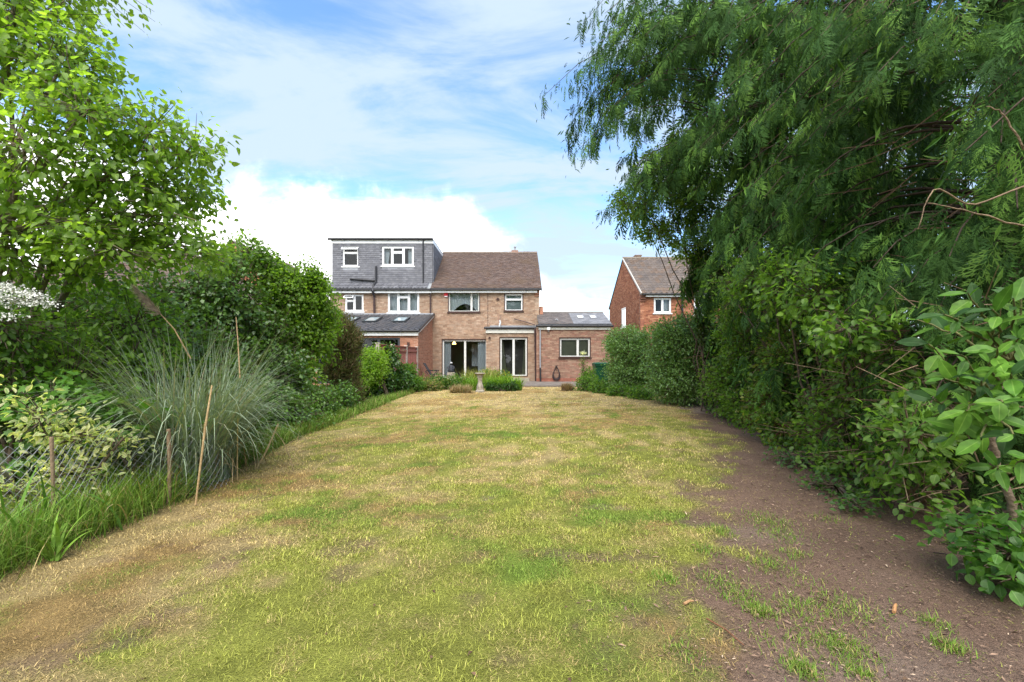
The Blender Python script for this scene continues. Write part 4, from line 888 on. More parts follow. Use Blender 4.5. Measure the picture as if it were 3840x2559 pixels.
for Y in ed:
    obj('post', Geo().box((-4.385, Y - 0.055, 0), (-4.275, Y + 0.055, 1.74), (0.42, 0.36, 0.31)).box((-4.40, Y - 0.07, 1.741), (-4.26, Y + 0.07, 1.775), (0.44, 0.38, 0.33)), M['timber'], GF)

# ------------------------------------------------------------------ things by the patio
# bird bath
BB = thing('bird_bath', 'weathered stone bird bath on a twisted pedestal at the lawn end', 'bird bath', (PX(1800, 16.9), 16.9, 0))
c = np.array(BB.location)
obj('basin', Geo().lathe(c + (0, 0, 0.63), [(0.0, 0.0), (0.09, 0.0), (0.15, 0.03), (0.19, 0.055), (0.2, 0.075), (0.19, 0.085), (0.15, 0.06), (0.0, 0.045)], 24), M['stone'], BB, smooth=True)
g = Geo(); th = np.linspace(0, 2*np.pi, 20, endpoint=False); zs = np.linspace(0.09, 0.64, 16); V = []
for z_ in zs:
    s = (z_ - 0.09) / 0.55; r = 0.085 + 0.03 * (1 - s) ** 2 + 0.035 * max(0, s - 0.85) / 0.15 + 0.012 * math.sin(s * 9)
    V += [c + (r * (1 + 0.12 * math.cos(4*a + s*4)) * math.cos(a), r * (1 + 0.12 * math.cos(4*a + s*4)) * math.sin(a), z_) for a in th]
T = [(i*20 + j, i*20 + (j+1) % 20, (i+1)*20 + j) for i in range(15) for j in range(20)] + [(i*20 + (j+1) % 20, (i+1)*20 + (j+1) % 20, (i+1)*20 + j) for i in range(15) for j in range(20)]
obj('pedestal', g.add(V, T), M['stone'], BB, smooth=True)
obj('foot', Geo().lathe(c, [(0.0, 0.0), (0.17, 0.0), (0.17, 0.05), (0.14, 0.075), (0.12, 0.1), (0.0, 0.1)], 20), M['stone'], BB)
# seated statue on a block
ST = thing('garden_statue', 'dark seated garden figure with a pale cap by the patio doors', 'statue', (PX(1692, 20.6), 20.6, 0.05)); c = np.array(ST.location)
dk = mat('dark_resin', (0.03, 0.032, 0.038), rough=0.6, noise=0.3, nscale=20)
k_ = 0.56; zb = 0.56
def sc_(p): return [(r_ * k_, z_ * k_) for r_, z_ in p]
obj('body', Geo().lathe(c + (0, 0, zb), sc_([(0, 0), (0.22, 0), (0.25, 0.08), (0.24, 0.2), (0.2, 0.34), (0.19, 0.45), (0.15, 0.53), (0.07, 0.57), (0.06, 0.6), (0, 0.6)]), 18), dk, ST, smooth=True)
for sx in (-1, 1): obj('arm', Geo().tube([c + (sx * 0.095, -0.01, zb + 0.28), c + (sx * 0.14, -0.03, zb + 0.18), c + (sx * 0.05, -0.11, zb + 0.11)], [0.034, 0.031, 0.025], 8), dk, ST, smooth=True)
obj('head', Geo().lathe(c + (0, -0.01, zb + 0.325), sc_([(0, 0), (0.06, 0.01), (0.1, 0.06), (0.105, 0.11), (0.09, 0.16), (0.05, 0.2), (0, 0.21)]), 16), dk, ST, smooth=True)
obj('cap', Geo().lathe(c + (0, -0.01, zb + 0.405), sc_([(0.108, 0.0), (0.1, 0.05), (0.06, 0.085), (0.02, 0.095), (0, 0.1)]), 16), mat('pale_cap', (0.42, 0.42, 0.42), rough=0.6), ST, smooth=True)
obj('block', Geo().box(c + (-0.16, -0.14, 0), c + (0.16, 0.14, zb - 0.002), (0.16, 0.15, 0.14)), M['stone'], ST)
# reclining garden chair
GC = thing('garden_chair', 'dark reclining garden chair near the lean-to wall', 'chair', (PX(1618, 21.3), 21.3, 0.05)); c = np.array(GC.location)
fab = mat('dark_sling_fabric', (0.045, 0.04, 0.042), rough=0.8)
def slab(a, b, w_, th_):
    a, b = np.array(a), np.array(b); d = nrm(b - a); n_ = np.array([-d[2], 0, d[0]]); g = Geo(); q = np.array([0, w_ / 2, 0])
    P = [a - q, b - q, b + q, a + q]; P2 = [p + n_ * th_ for p in P]; g.quad(*P); g.quad(*P2)
    for i in range(4): g.quad(P[i], P[(i+1) % 4], P2[(i+1) % 4], P2[i])
    return g
obj('backrest', slab(c + (-0.35, 0, 0.95), c + (-0.02, 0, 0.40), 0.5, 0.025), fab, GC)
obj('seat', slab(c + (-0.02, 0, 0.40), c + (0.45, 0, 0.45), 0.5, 0.025), fab, GC)
for sy in (-0.27, 0.27):
    for p, q in (((-0.25, 0.6), (0.35, 0.0)), ((0.3, 0.6), (-0.25, 0.0))): obj('leg', Geo().tube([c + (p[0], sy, p[1]), c + (q[0], sy, q[1])], 0.014, 8), M['black'], GC)
    obj('armrest', Geo().box(c + (-0.2, sy - 0.03, 0.6), c + (0.32, sy + 0.03, 0.63)), M['black'], GC)
# wheelie bin
WB = thing('wheelie_bin', 'dark green wheelie bin beside the clipped hedge', 'bin', (PX(2253, 19.0), 19.0, 0)); c = np.array(WB.location)
gr = mat('green_bin_plastic', (0.012, 0.075, 0.035), rough=0.42, spec=0.4, noise=0.2, nscale=7)
def frustum(z0, z1, w0, d0, w1, d1, oy0=0, oy1=0):
    P = [c + (sx * w0/2, sy * d0/2 + oy0, z0) for sx, sy in ((-1,-1),(1,-1),(1,1),(-1,1))] + [c + (sx * w1/2, sy * d1/2 + oy1, z1) for sx, sy in ((-1,-1),(1,-1),(1,1),(-1,1))]
    return Geo().add(P, [(0,1,5),(0,5,4),(1,2,6),(1,6,5),(2,3,7),(2,7,6),(3,0,4),(3,4,7),(4,5,6),(4,6,7),(0,2,1),(0,3,2)])
obj('body', frustum(0.06, 0.98, 0.46, 0.5, 0.58, 0.68), gr, WB); obj('rim', frustum(0.94, 1.0, 0.62, 0.72, 0.62, 0.72), gr, WB)
obj('lid', frustum(1.002, 1.03, 0.63, 0.74, 0.63, 0.74), gr, WB)
obj('lid_dome', frustum(1.032, 1.075, 0.60, 0.70, 0.5, 0.56), gr, WB); obj('handle', Geo().tube([c + (-0.24, 0.39, 0.98), c + (0.24, 0.39, 0.98)], 0.016, 8), gr, WB)
for sx in (-1, 1): obj('wheel', Geo().tube([c + (sx * 0.23, 0.24, 0.1), c + (sx * 0.28, 0.24, 0.1)], 0.1, 16), M['black'], WB)

# wire mesh fence with stakes at the left border
WFN = thing('wire_mesh_fence', 'sagging diamond wire mesh on two rough stakes at the left border', 'fence', (-3.2, 4.1, 0))
q0, q1 = np.array([-3.62, 3.15, 0.0]), np.array([-2.98, 4.75, 0.0]); g = Geo(); LW = np.linalg.norm(q1 - q0); hgt_ = 0.86; stp = 0.062
hgt_ = 0.72
def onmesh(u, v):
    t = np.clip(u / LW, 0, 1); sag = 0.16 * np.sin(t * np.pi * 2.0 + 0.5) * (v / hgt_)
    return q0 + (q1 - q0) * t[..., None] + np.stack([0.05 * np.sin(u * 5) - 0.13 * v / hgt_, 0.04 * np.cos(u * 4), v * (1 - 0.12 * np.sin(t * np.pi)) + 0.0 * sag], -1)
A, B = [], []
for sgn in (1, -1):
    for k in range(int((LW + hgt_) / stp) + 1):
        u0 = k * stp if sgn > 0 else k * stp; vv = np.arange(0, hgt_ + 0.001, stp / 2)
        uu = (u0 - vv * 0.85) if sgn > 0 else (u0 - hgt_ + vv * 0.85)
        ok = (uu > 0) & (uu < LW)
        if ok.sum() < 2: continue
        p = onmesh(uu[ok], vv[ok]); A.append(p[:-1]); B.append(p[1:])
g.prisms(np.vstack(A), np.vstack(B), 0.0017, 0.0017); obj('mesh', g, M['wire'], WFN)
for a, top, r in ((px(193, 1640, 3.45), 0.92, 0.014), (px(632, 1610, 4.12), 0.82, 0.018)):
    b = np.array([a[0] - 0.02, a[1] + 0.03, 0.0]); obj('stake', Geo().tube([b, (a + b) / 2 + (0.008, 0, 0), a], [r, r * 0.85, r * 0.95], 8, (0.24, 0.17, 0.11)), M['timber'], WFN)
o = obj('garden_cane', Geo().tube([px(733, 1895, 4.1), px(770, 1600, 4.13), px(795, 1445, 4.18)], [0.008, 0.010, 0.006], 7, (0.46, 0.32, 0.17)), M['timber']); tag(o, 'tall straw coloured cane leaning in front of the pampas grass', 'cane')
o = obj('broken_cane', Geo().tube([px(965, 1755, 5.4), px(1000, 1690, 5.4), px(1043, 1590, 5.4)], [0.008, 0.010, 0.009], 7, (0.46, 0.36, 0.2)), M['timber']); tag(o, 'short pale cane leaning at the lawn side of the pampas grass', 'cane')
# ------------------------------------------------------------------ pampas grass
BR, MID, DK, LIME = (0.12, 0.215, 0.022), (0.06, 0.13, 0.02), (0.022, 0.058, 0.014), (0.17, 0.27, 0.03)
rng = np.random.default_rng(33)
PG = thing('pampas_grass', 'large clump of grey green pampas grass arching at the left border', 'ornamental grass', (-3.55, 5.0, 0)); c = np.array(PG.location)
g = Geo(); n = 1500; rr = np.sqrt(rng.random(n)) * 0.42; th = rng.uniform(0, 6.283, n)
bs = np.c_[c[0] + 0.16 + rr * np.cos(th) * 0.7, c[1] - 0.1 + rr * np.sin(th) * 1.2, np.zeros(n)]
blades(g, bs, th + rng.normal(size=n) * 0.7, rng.uniform(0.7, 2.0, n), rng.uniform(1.25, 1.6, n), rng.uniform(0.3, 3.0, n), rng.uniform(0.008, 0.015, n), 8, mixcol(rng, n, (0.17, 0.24, 0.15), (0.27, 0.34, 0.23), 0.25, (0.38, 0.32, 0.2), 0.12), (0.23, 0.27, 0.19))
obj('blades', g, M['grass'], PG, kind='stuff')
g = Geo(); n = 150; bs = np.c_[c[0] + 0.1 + rng.normal(size=n) * 0.3, c[1] + rng.normal(size=n) * 0.4, np.zeros(n)]
blades(g, bs, rng.uniform(0, 6.283, n), rng.uniform(0.5, 1.1, n), rng.uniform(0.7, 1.4, n), rng.uniform(1.2, 3.2, n), rng.uniform(0.006, 0.012, n), 7, mixcol(rng, n, (0.38, 0.29, 0.17), (0.26, 0.17, 0.09), 0.2))
obj('dead_blades', g, M['grass'], PG, kind='stuff')
def plume(p0, p1, k, seed, nm='flower_stalk'):
    r = np.random.default_rng(seed); mid = (p0 + p1) / 2 + np.array([0, 0, 0.06]); st = obj(nm, Geo().tube([p0, mid, p1], [0.007, 0.006, 0.004], 6, (0.40, 0.27, 0.15)), M['timber'], PG)
    if k:
        g = Geo(); d = nrm((p1 - mid)[None])[0]; n = 400; t = r.random(n); b = p1 + d * (t * 0.30 - 0.06)[:, None]
        e = b + d * 0.10 + r.normal(size=(n, 3)) * np.array([0.035, 0.035, 0.03]) * (1 - 0.6 * t)[:, None] + np.array([-0.01, 0, -0.03])
        g.prisms(b, e, 0.0022, 0.0008, mixcol(r, n, (0.26, 0.20, 0.14), (0.36, 0.29, 0.21), 0.2)); obj('plume', g, M['grass'], st, kind='stuff')
plume(px(715, 1345, 4.9), px(590, 1165, 4.7), 1, 1); plume(px(900, 1420, 5.1), px(885, 1190, 5.3), 0, 2, 'bare_stalk')

# long uncut grass along the left border edge
g = Geo(); n = 24000; ya = 2.4 + 16 * rng.random(n) ** 1.7; e = np.interp(ya, LEDGE_Y, LEDGE_X)
xa = e - np.abs(rng.normal(size=n)) * np.interp(ya, [2, 5, 9, 18], [0.42, 0.36, 0.22, 0.25]) + 0.07 * rng.normal(size=n)
sc = np.interp(ya, [2, 5, 10, 18], [1.0, 1.0, 0.75, 0.6])
blades(g, np.c_[xa, ya, np.zeros(n)], rng.uniform(0, 6.283, n), rng.uniform(0.10, 0.38, n) * sc * np.interp(ya, [2.4, 3.2, 5.2, 6.5], [1.0, 1.4, 1.4, 1.0]), rng.uniform(0.6, 1.5, n), rng.uniform(0.4, 2.0, n), rng.uniform(0.003, 0.006, n) * np.interp(ya, [2, 8, 18], [1, 1.8, 3.2]), 2,
       mixcol(rng, n, (0.09, 0.18, 0.024), (0.17, 0.26, 0.04), 0.25, (0.34, 0.27, 0.12), 0.12))
tag(obj('border_grass', g, M['grass']), 'long uncut green grass along the left lawn edge', 'grass', kind='stuff')

# strap-leaved clumps at bottom left, each leaf a piece
def strap_clump(base, n, ln, label, seed, col, spread=0.1, group='strap leaved clumps'):
    r = np.random.default_rng(seed); root = thing('strap_leaf_clump', label, 'plant', base, group)
    for i in range(n):
        g = Geo(); b = np.array([[base[0] + r.normal() * spread, base[1] + r.normal() * spread, base[2]]])
        blades(g, b, np.array([r.uniform(0, 6.283)]), np.array([ln * r.uniform(0.6, 1.2)]), np.array([r.uniform(0.9, 1.5)]), np.array([r.uniform(0.2, 1.8)]), np.array([r.uniform(0.016, 0.03)]), 9, mixcol(r, 1, col, np.array(col) * 1.4, 0.2))
        obj('leaf', g, M['grass'], root, smooth=True)
strap_clump((-3.45, 3.05, 0), 26, 0.62, 'tall bright strap leaved clump at the far left edge', 1, (0.10, 0.20, 0.03), 0.13)
strap_clump((-3.03, 3.02, 0), 14, 0.42, 'small yellow green strap leaved clump in front of the wire mesh', 2, (0.14, 0.24, 0.035), 0.03)
strap_clump((-3.35, 3.5, 0), 14, 0.55, 'strap leaved clump growing through the cream edged leaves', 3, (0.07, 0.15, 0.025), 0.1)

# ------------------------------------------------------------------ the left broadleaf tree
rng = np.random.default_rng(40)
LT = thing('broadleaf_tree', 'tall light green tree leaning over the left border', 'tree', (-5.7, 4.7, 0)); tb = np.array(LT.location)
def pl(xp, yp, Y, rp, rz, ry=None): p = px(xp, yp, Y); s = Y / FPX; return [*p, rp * s, (ry or rp) * s, rz * s]
lobes = [pl(60, 60, 4.6, 260, 240), pl(240, 250, 4.5, 190, 170), pl(330, 420, 4.3, 220, 150), pl(560, 500, 4.6, 190, 130), pl(730, 570, 4.8, 115, 120), pl(470, 680, 4.6, 220, 120), pl(120, 560, 4.2, 200, 180),
         pl(680, 710, 5.2, 160, 110), pl(230, 780, 5.0, 210, 110), pl(-220, 150, 4.4, 260, 320), pl(-200, 620, 4.2, 230, 250), pl(660, 910, 4.9, 180, 85), pl(430, 935, 4.5, 200, 85), pl(60, -280, 4.9, 380, 260), pl(790, 950, 6.0, 90, 70),
         pl(-300, -250, 4.8, 300, 300), pl(330, 860, 4.5, 200, 80), pl(560, 830, 4.7, 190, 80), pl(130, 900, 4.6, 160, 80), pl(40, 990, 4.6, 130, 80), pl(330, 1030, 5.2, 150, 70)]
A, B, pos, d, nm_, ln = crown(lobes, 1900, 9, 0.074, rng, 0.07, 0.5, 0.5, 0.75, 0.5, 0.32, tmin=0.35)
bark = (0.24, 0.19, 0.135); gt_ = Geo()
order = [(95, 960, 4.9), (20, 880, 4.6), (270, 1010, 5.2), (175, 930, 5.0), (60, 930, 4.7), (330, 980, 5.3), (-60, 860, 4.4), (230, 900, 4.9)]
forks = [px(*o) for o in order]; stems_ = []
for i, fk in enumerate(forks):
    b = tb + np.array([0.10 * (i % 4 - 1.5), 0.08 * (i // 4), 0]); limb(gt_, b, fk, 0.050 - 0.002 * i, 0.030 - 0.0012 * i, rng, 0.0, 6, 8, bark)
for i, l in enumerate(lobes):
    c_ = np.array(l[:3]); k = np.argsort([np.linalg.norm(c_ - f) for f in forks])[i % 3]
    p = limb(gt_, forks[k], c_ + (0, 0, l[5] * 0.3), 0.024, 0.010, rng, 0.02, 8, 6, bark)
    for _ in range(7):
        q = p[rng.integers(2, 8)]; e = c_ + rng.normal(size=3) * np.array(l[3:]) * 0.45; limb(gt_, q, e, 0.009, 0.004, rng, 0.05, 5, 5, bark)
obj('trunk', gt_, M['bark'], LT, smooth=True)
g = Geo(); g.prisms(A, B, 0.0045, 0.002, np.tile(np.array(bark) * 0.8, (len(A), 1))); obj('twigs', g, M['bark'], LT)
col = mixcol(rng, len(pos), (0.12, 0.215, 0.028), (0.18, 0.285, 0.042), 0.25)
dist = np.linalg.norm(pos - np.array([0, 0, CAMH]), axis=1) / ln; dist[~visible(pos)] = 1e9; idx = np.argsort(dist)[:280]; rest = np.ones(len(pos), bool); rest[idx] = False
tm = tmpl_leaf(0.66, 0.08, 0.22, 'heart'); me = mesh('tree_leaf', Geo().add(*tm), M['leaf_obj'], smooth=True)
leaf_objects(LT, me, pos[idx], d[idx], nm_[idx], ln[idx], col[idx])
g = Geo(); place(g, tmpl_med(0.66, 0.08, 0.22, 'heart'), pos[rest], d[rest], nm_[rest], ln[rest], col[rest]); obj('crown', g, M['plant'], LT, smooth=True, kind='stuff')

# ------------------------------------------------------------------ left border shrubs, near to far
shrub('leafy_shrub', 'dense mid green shrub under the leaning tree at far left', 'shrub', (-4.9, 4.9, 0), [[-4.75, 4.9, 1.0, 0.75, 0.7, 0.9], [-4.4, 5.3, 1.7, 0.6, 0.6, 0.55], [-5.4, 5.1, 1.6, 0.7, 0.7, 0.7], [-4.2, 5.2, 0.9, 0.5, 0.6, 0.7]], 520, 12, 0.07, 0.6, ((0.10, 0.19, 0.028), (0.145, 0.25, 0.034)), 50, nobj=120, tm='leaf', droop=0.4)
WS = shrub('white_flowering_shrub', 'shrub with white flower heads at the far left edge', 'shrub', (-4.6, 4.25, 0), [[-4.75, 4.2, 1.65, 0.5, 0.45, 0.35], [-4.85, 4.2, 1.0, 0.5, 0.5, 0.7]], 260, 10, 0.065, 0.55, ((0.06, 0.13, 0.02), (0.10, 0.18, 0.03)), 51, tm='leaf', droop=0.35)
r = np.random.default_rng(52)
for i, (a, b) in enumerate(((15, 1075), (60, 1090), (95, 1105), (140, 1110), (170, 1140), (35, 1120), (120, 1135), (10, 1140), (45, 1185), (-10, 1100))):
    p = px(a, b, 4.0); n = 90; q = p + r.normal(size=(n, 3)) * np.array([0.055, 0.05, 0.018]); g = Geo()
    place(g, tmpl_small(0.8, 0.2, 0.1), q, r.normal(size=(n, 3)), np.array([0, -0.2, 1]) + r.normal(size=(n, 3)) * 0.5, r.uniform(0.016, 0.026, n), mixcol(r, n, (0.62, 0.62, 0.56), (0.75, 0.74, 0.70), 0.08)); obj('flower_head', g, M['plain'], WS, kind='stuff')
shrub('ivy_clump', 'bright ivy with pointed leaves hanging above the cream edged shrub', 'ivy', (-4.3, 4.3, 0), [[-4.25, 4.2, 0.95, 0.45, 0.35, 0.22], [-3.85, 4.35, 0.85, 0.35, 0.3, 0.18], [-4.3, 4.4, 0.5, 0.5, 0.4, 0.4]], 170, 9, 0.085, 1.0, ((0.06, 0.15, 0.02), (0.11, 0.23, 0.03)), 53, 'plant_glossy', nobj=110, tm='lobed', droop=0.5, up=0.9)
shrub('maple_seedling', 'young plant with broad lobed leaves behind the wire mesh', 'plant', (-3.55, 4.4, 0), [[-3.65, 4.3, 0.72, 0.35, 0.25, 0.13], [-3.4, 4.45, 0.65, 0.2, 0.2, 0.12]], 26, 3, 0.15, 1.0, ((0.05, 0.14, 0.02), (0.09, 0.20, 0.03)), 54, nobj=60, tm='lobed', droop=0.3, up=1.2, tmin=0.7)
VS = shrub('variegated_shrub', 'low shrub with cream edged leaves behind the wire mesh', 'shrub', (-3.75, 3.85, 0),
      [[*px(165, 1570, 3.75), 0.20, 0.2, 0.22], [*px(290, 1640, 3.8), 0.34, 0.22, 0.13], [*px(430, 1650, 3.95), 0.22, 0.2, 0.10], [*px(270, 1770, 3.75), 0.30, 0.22, 0.13], [*px(50, 1850, 3.4), 0.24, 0.2, 0.12], [*px(330, 1900, 3.75), 0.24, 0.16, 0.10]],
      150, 8, 0.056, 0.46, ((0.46, 0.46, 0.24), (0.55, 0.54, 0.33)), 55, nobj=280, tm='leaf', kind='lance', droop=0.2, up=0.8, rough=0.6, edge=(0.30, 0.52, 0.22))
shrub('evergreen_backdrop', 'dark evergreen shrub behind the pampas grass', 'shrub', (-5.4, 6.6, 0), [[-5.3, 6.4, 1.2, 1.0, 0.9, 1.2], [-4.7, 7.0, 1.0, 0.8, 0.8, 1.0], [-6.2, 6.4, 1.6, 1.0, 0.9, 1.2]], 900, 12, 0.075, 0.6, ((0.06, 0.13, 0.022), (0.10, 0.19, 0.03)), 56, 'plant_glossy', tm='tiny')
shrub('bramble_clump', 'bramble with pale seed heads behind the pampas grass', 'bramble', (-4.3, 5.9, 0), [[-4.25, 5.9, 0.9, 0.6, 0.5, 0.6], [-3.9, 6.3, 0.6, 0.5, 0.5, 0.5]], 300, 11, 0.075, 0.7, ((0.06, 0.13, 0.02), (0.10, 0.18, 0.028)), 57, tm='leaf', nobj=60)
IV = [[-5.5, 8.8, 2.3, 0.8, 0.8, 1.3], [-5.0, 9.2, 1.3, 0.8, 0.8, 1.2], [-4.55, 9.0, 0.8, 0.55, 0.7, 0.9], [-5.9, 8.6, 2.0, 0.9, 0.9, 1.3], [-6.6, 8.3, 1.6, 1.0, 0.9, 1.6]]
shrub('ivy_covered_tree', 'dark ivy covered tree in the middle of the left border', 'tree', (-5.4, 8.9, 0), IV, 1500, 12, 0.085, 0.75, ((0.045, 0.10, 0.018), (0.085, 0.165, 0.026)), 58, 'plant_glossy', tm='tiny', droop=0.5, up=0.3, third=(0.10, 0.19, 0.03), pc=0.15)
shrub('overhanging_bush', 'light leafy branches topping the dark ivy against the white cloud', 'bush', (-5.6, 9.6, 0), [[*px(935, 950, 9.5), 0.55, 0.5, 0.35], [*px(850, 990, 9.3), 0.5, 0.5, 0.3], [*px(985, 985, 9.6), 0.3, 0.3, 0.25]], 150, 10, 0.09, 0.6, ((0.09, 0.17, 0.025), (0.13, 0.22, 0.035)), 59, tm='tiny', droop=0.5)
LS = [[*px(1080, 1090, 10.0), 0.75, 0.7, 0.75], [*px(1180, 1130, 10.3), 0.55, 0.6, 0.65], [*px(1060, 1220, 10.0), 0.75, 0.7, 0.6], [*px(1170, 1290, 10.2), 0.5, 0.6, 0.7], [*px(1120, 1430, 9.6), 0.45, 0.6, 0.6], [*px(1215, 1220, 10.8), 0.35, 0.5, 0.5], [*px(1040, 1040, 10.0), 0.4, 0.4, 0.35], [*px(1180, 1035, 10.2), 0.25, 0.3, 0.25]]
shrub('lilac_bush', 'tall bright green bush left of the grey dormer house', 'bush', (-4.7, 10, 0), LS, 1300, 12, 0.085, 0.65, ((0.10, 0.19, 0.022), (0.155, 0.255, 0.03)), 60, tm='tiny', droop=0.4, stems=7, rough=0.65)
shrub('low_ivy_bank', 'low dark glossy bank of ivy at the foot of the bright bush', 'ivy', (-4.2, 8.7, 0), [[-3.95, 8.3, 0.25, 0.5, 0.7, 0.45], [-4.1, 9.6, 0.3, 0.5, 0.8, 0.5], [-4.1, 10.9, 0.3, 0.45, 0.8, 0.5], [-4.5, 8.0, 0.4, 0.6, 0.6, 0.6]], 700, 12, 0.06, 0.75, ((0.06, 0.135, 0.02), (0.105, 0.20, 0.03)), 61, 'plant_glossy', tm='tiny', third=(0.12, 0.23, 0.03), pc=0.15)
# brown-green needle bush
rng = np.random.default_rng(62)
NB = thing('needle_bush', 'brownish green fine needled conifer bush before the lean-to', 'bush', (-4.35, 12.2, 0))
cs = np.array([[*px(1295, 1290, 12.2), 0.45, 0.5, 0.65], [*px(1285, 1400, 12.1), 0.45, 0.5, 0.6], [*px(1270, 1240, 12.3), 0.35, 0.4, 0.5], [*px(1310, 1480, 12.0), 0.4, 0.4, 0.4]])
A, B, pos, d, nm_, ln = crown(cs, 1300, 14, 0.13, rng, 0.05, -0.9, 0.5, 0.2, 0.3)
g = Geo(); g.prisms(A, B, 0.006, 0.003, np.tile(np.array((0.10, 0.07, 0.045)), (len(A), 1))); obj('stems', g, M['bark'], NB)
g = Geo(); place(g, tmpl_tiny(0.15, 0.02, 0.1), pos, d, nm_, ln, mixcol(rng, len(pos), (0.075, 0.085, 0.028), (0.11, 0.125, 0.04), 0.25, (0.15, 0.105, 0.06), 0.3)); obj('foliage', g, M['conifer'], NB)
shrub('golden_shrub', 'yellow green leafy shrub beside the red fence panels', 'shrub', (-4.0, 14.6, 0), [[*px(1395, 1345, 14.5), 0.50, 0.5, 0.42], [*px(1370, 1410, 14.3), 0.5, 0.5, 0.45], [*px(1420, 1385, 14.4), 0.3, 0.4, 0.35]], 420, 12, 0.085, 0.55, ((0.14, 0.25, 0.028), (0.20, 0.31, 0.035)), 63, tm='tiny')
shrub('ivy_bush', 'dark green ivy bush next to the fence posts', 'ivy', (-4.0, 15.5, 0), [[*px(1455, 1345, 15.6), 0.42, 0.4, 0.55], [*px(1430, 1430, 15.2), 0.5, 0.5, 0.5], [*px(1500, 1420, 16.0), 0.4, 0.4, 0.42], [*px(1390, 1470, 14.6), 0.4, 0.4, 0.35]], 560, 12, 0.085, 0.8, ((0.035, 0.09, 0.018), (0.07, 0.15, 0.025)), 64, 'plant_glossy', tm='tiny')
shrub('fern_clump', 'feathery mid green plants below the red fence panels', 'plant', (-3.6, 17, 0), [[*px(1530, 1400, 17.2), 0.32, 0.35, 0.32], [*px(1480, 1455, 16.6), 0.4, 0.4, 0.28], [*px(1560, 1440, 17.0), 0.3, 0.3, 0.22]], 260, 12, 0.11, 0.3, ((0.06, 0.14, 0.02), (0.10, 0.19, 0.03)), 65, tm='tiny')
# flower bed by the patio
def clump(name, label, base, n, ln, col, seed, rad, wd=0.022, bend=(0.3, 1.4), pit=(1.0, 1.5), tip=None, third=None, pc=0.0, group='flower bed plants'):
    r = np.random.default_rng(seed); root = thing(name, label, 'plant', (*base[:2], 0), group); g = Geo(); th = r.uniform(0, 6.283, n); q = np.sqrt(r.random(n)) 
    b = np.c_[base[0] + q * np.cos(th) * rad[0], base[1] + q * np.sin(th) * rad[1], np.zeros(n)]
    blades(g, b, r.uniform(0, 6.283, n), ln * r.uniform(0.6, 1.2, n), r.uniform(*pit, n), r.uniform(*bend, n), wd * r.uniform(0.7, 1.3, n), 5, mixcol(r, n, col[0], col[1], 0.2, third, pc), tip)
    obj('leaf_blades', g, M['grass'], root, kind='stuff'); return root
clump('bladed_perennial', 'bright green bladed perennial right of the bird bath', (PX(1888, 17.9), 17.9), 900, 0.62, ((0.13, 0.26, 0.02), (0.20, 0.34, 0.03)), 70, (0.72, 0.35))
shrub('low_evergreen', 'low dark leafy plants in front of the bladed perennial', 'plant', (PX(1890, 17.3), 17.3, 0), [[PX(1850, 17.4), 17.4, 0.14, 0.35, 0.2, 0.18], [PX(1915, 17.4), 17.4, 0.16, 0.38, 0.2, 0.18]], 130, 11, 0.10, 0.3, ((0.025, 0.07, 0.015), (0.06, 0.13, 0.03)), 71, tm='tiny')
clump('bladed_perennial', 'taller yellow green grassy plant behind the bird bath', (PX(1795, 19.4), 19.4), 700, 0.85, ((0.13, 0.23, 0.03), (0.21, 0.30, 0.06)), 72, (0.75, 0.4), tip=(0.30, 0.27, 0.08))
clump('bladed_perennial', 'yellowing bladed plant between bird bath and statue', (PX(1745, 18.6), 18.6), 500, 0.6, ((0.13, 0.24, 0.03), (0.18, 0.28, 0.05)), 73, (0.5, 0.3), third=(0.42, 0.34, 0.05), pc=0.12)
clump('bladed_perennial', 'lime green bladed plant left of the bird bath', (PX(1765, 17.8), 17.8), 420, 0.50, ((0.10, 0.21, 0.02), (0.17, 0.29, 0.03)), 74, (0.36, 0.3))
clump('bladed_perennial', 'small bright bladed plant left of the statue', (PX(1640, 18.4), 18.4), 300, 0.45, ((0.12, 0.24, 0.03), (0.17, 0.29, 0.04)), 75, (0.32, 0.3))
shrub('flower_bed_shrub', 'loose green bedding plants below the statue', 'plant', (PX(1690, 18.2), 18.2, 0), [[PX(1690, 18.3), 18.3, 0.28, 0.45, 0.3, 0.28], [PX(1640, 18.2), 18.2, 0.3, 0.4, 0.3, 0.3], [PX(1730, 18.0), 18.0, 0.25, 0.3, 0.3, 0.25]], 260, 11, 0.09, 0.5, ((0.06, 0.14, 0.02), (0.11, 0.20, 0.04)), 76, tm='tiny', third=(0.24, 0.2, 0.09), pc=0.12)
shrub('flower_bed_shrub', 'dry straw and green bedding plants below the fence corner', 'plant', (PX(1575, 17.8), 17.8, 0), [[PX(1570, 17.8), 17.8, 0.28, 0.5, 0.4, 0.3], [PX(1620, 17.4), 17.4, 0.22, 0.4, 0.3, 0.24], [PX(1540, 17.4), 17.4, 0.2, 0.3, 0.3, 0.24]], 280, 11, 0.09, 0.35, ((0.08, 0.15, 0.03), (0.13, 0.20, 0.05)), 77, tm='tiny', third=(0.28, 0.22, 0.11), pc=0.35)
shrub('flower_bed_shrub', 'yellow flowering plants in front of the kitchen door', 'plant', (PX(1850, 20.3), 20.3, 0), [[PX(1840, 20.2), 20.2, 0.42, 0.6, 0.3, 0.36], [PX(1890, 20.3), 20.3, 0.36, 0.4, 0.3, 0.3]], 230, 11, 0.09, 0.35, ((0.10, 0.20, 0.03), (0.16, 0.25, 0.05)), 78, tm='tiny', third=(0.5, 0.36, 0.05), pc=0.14)
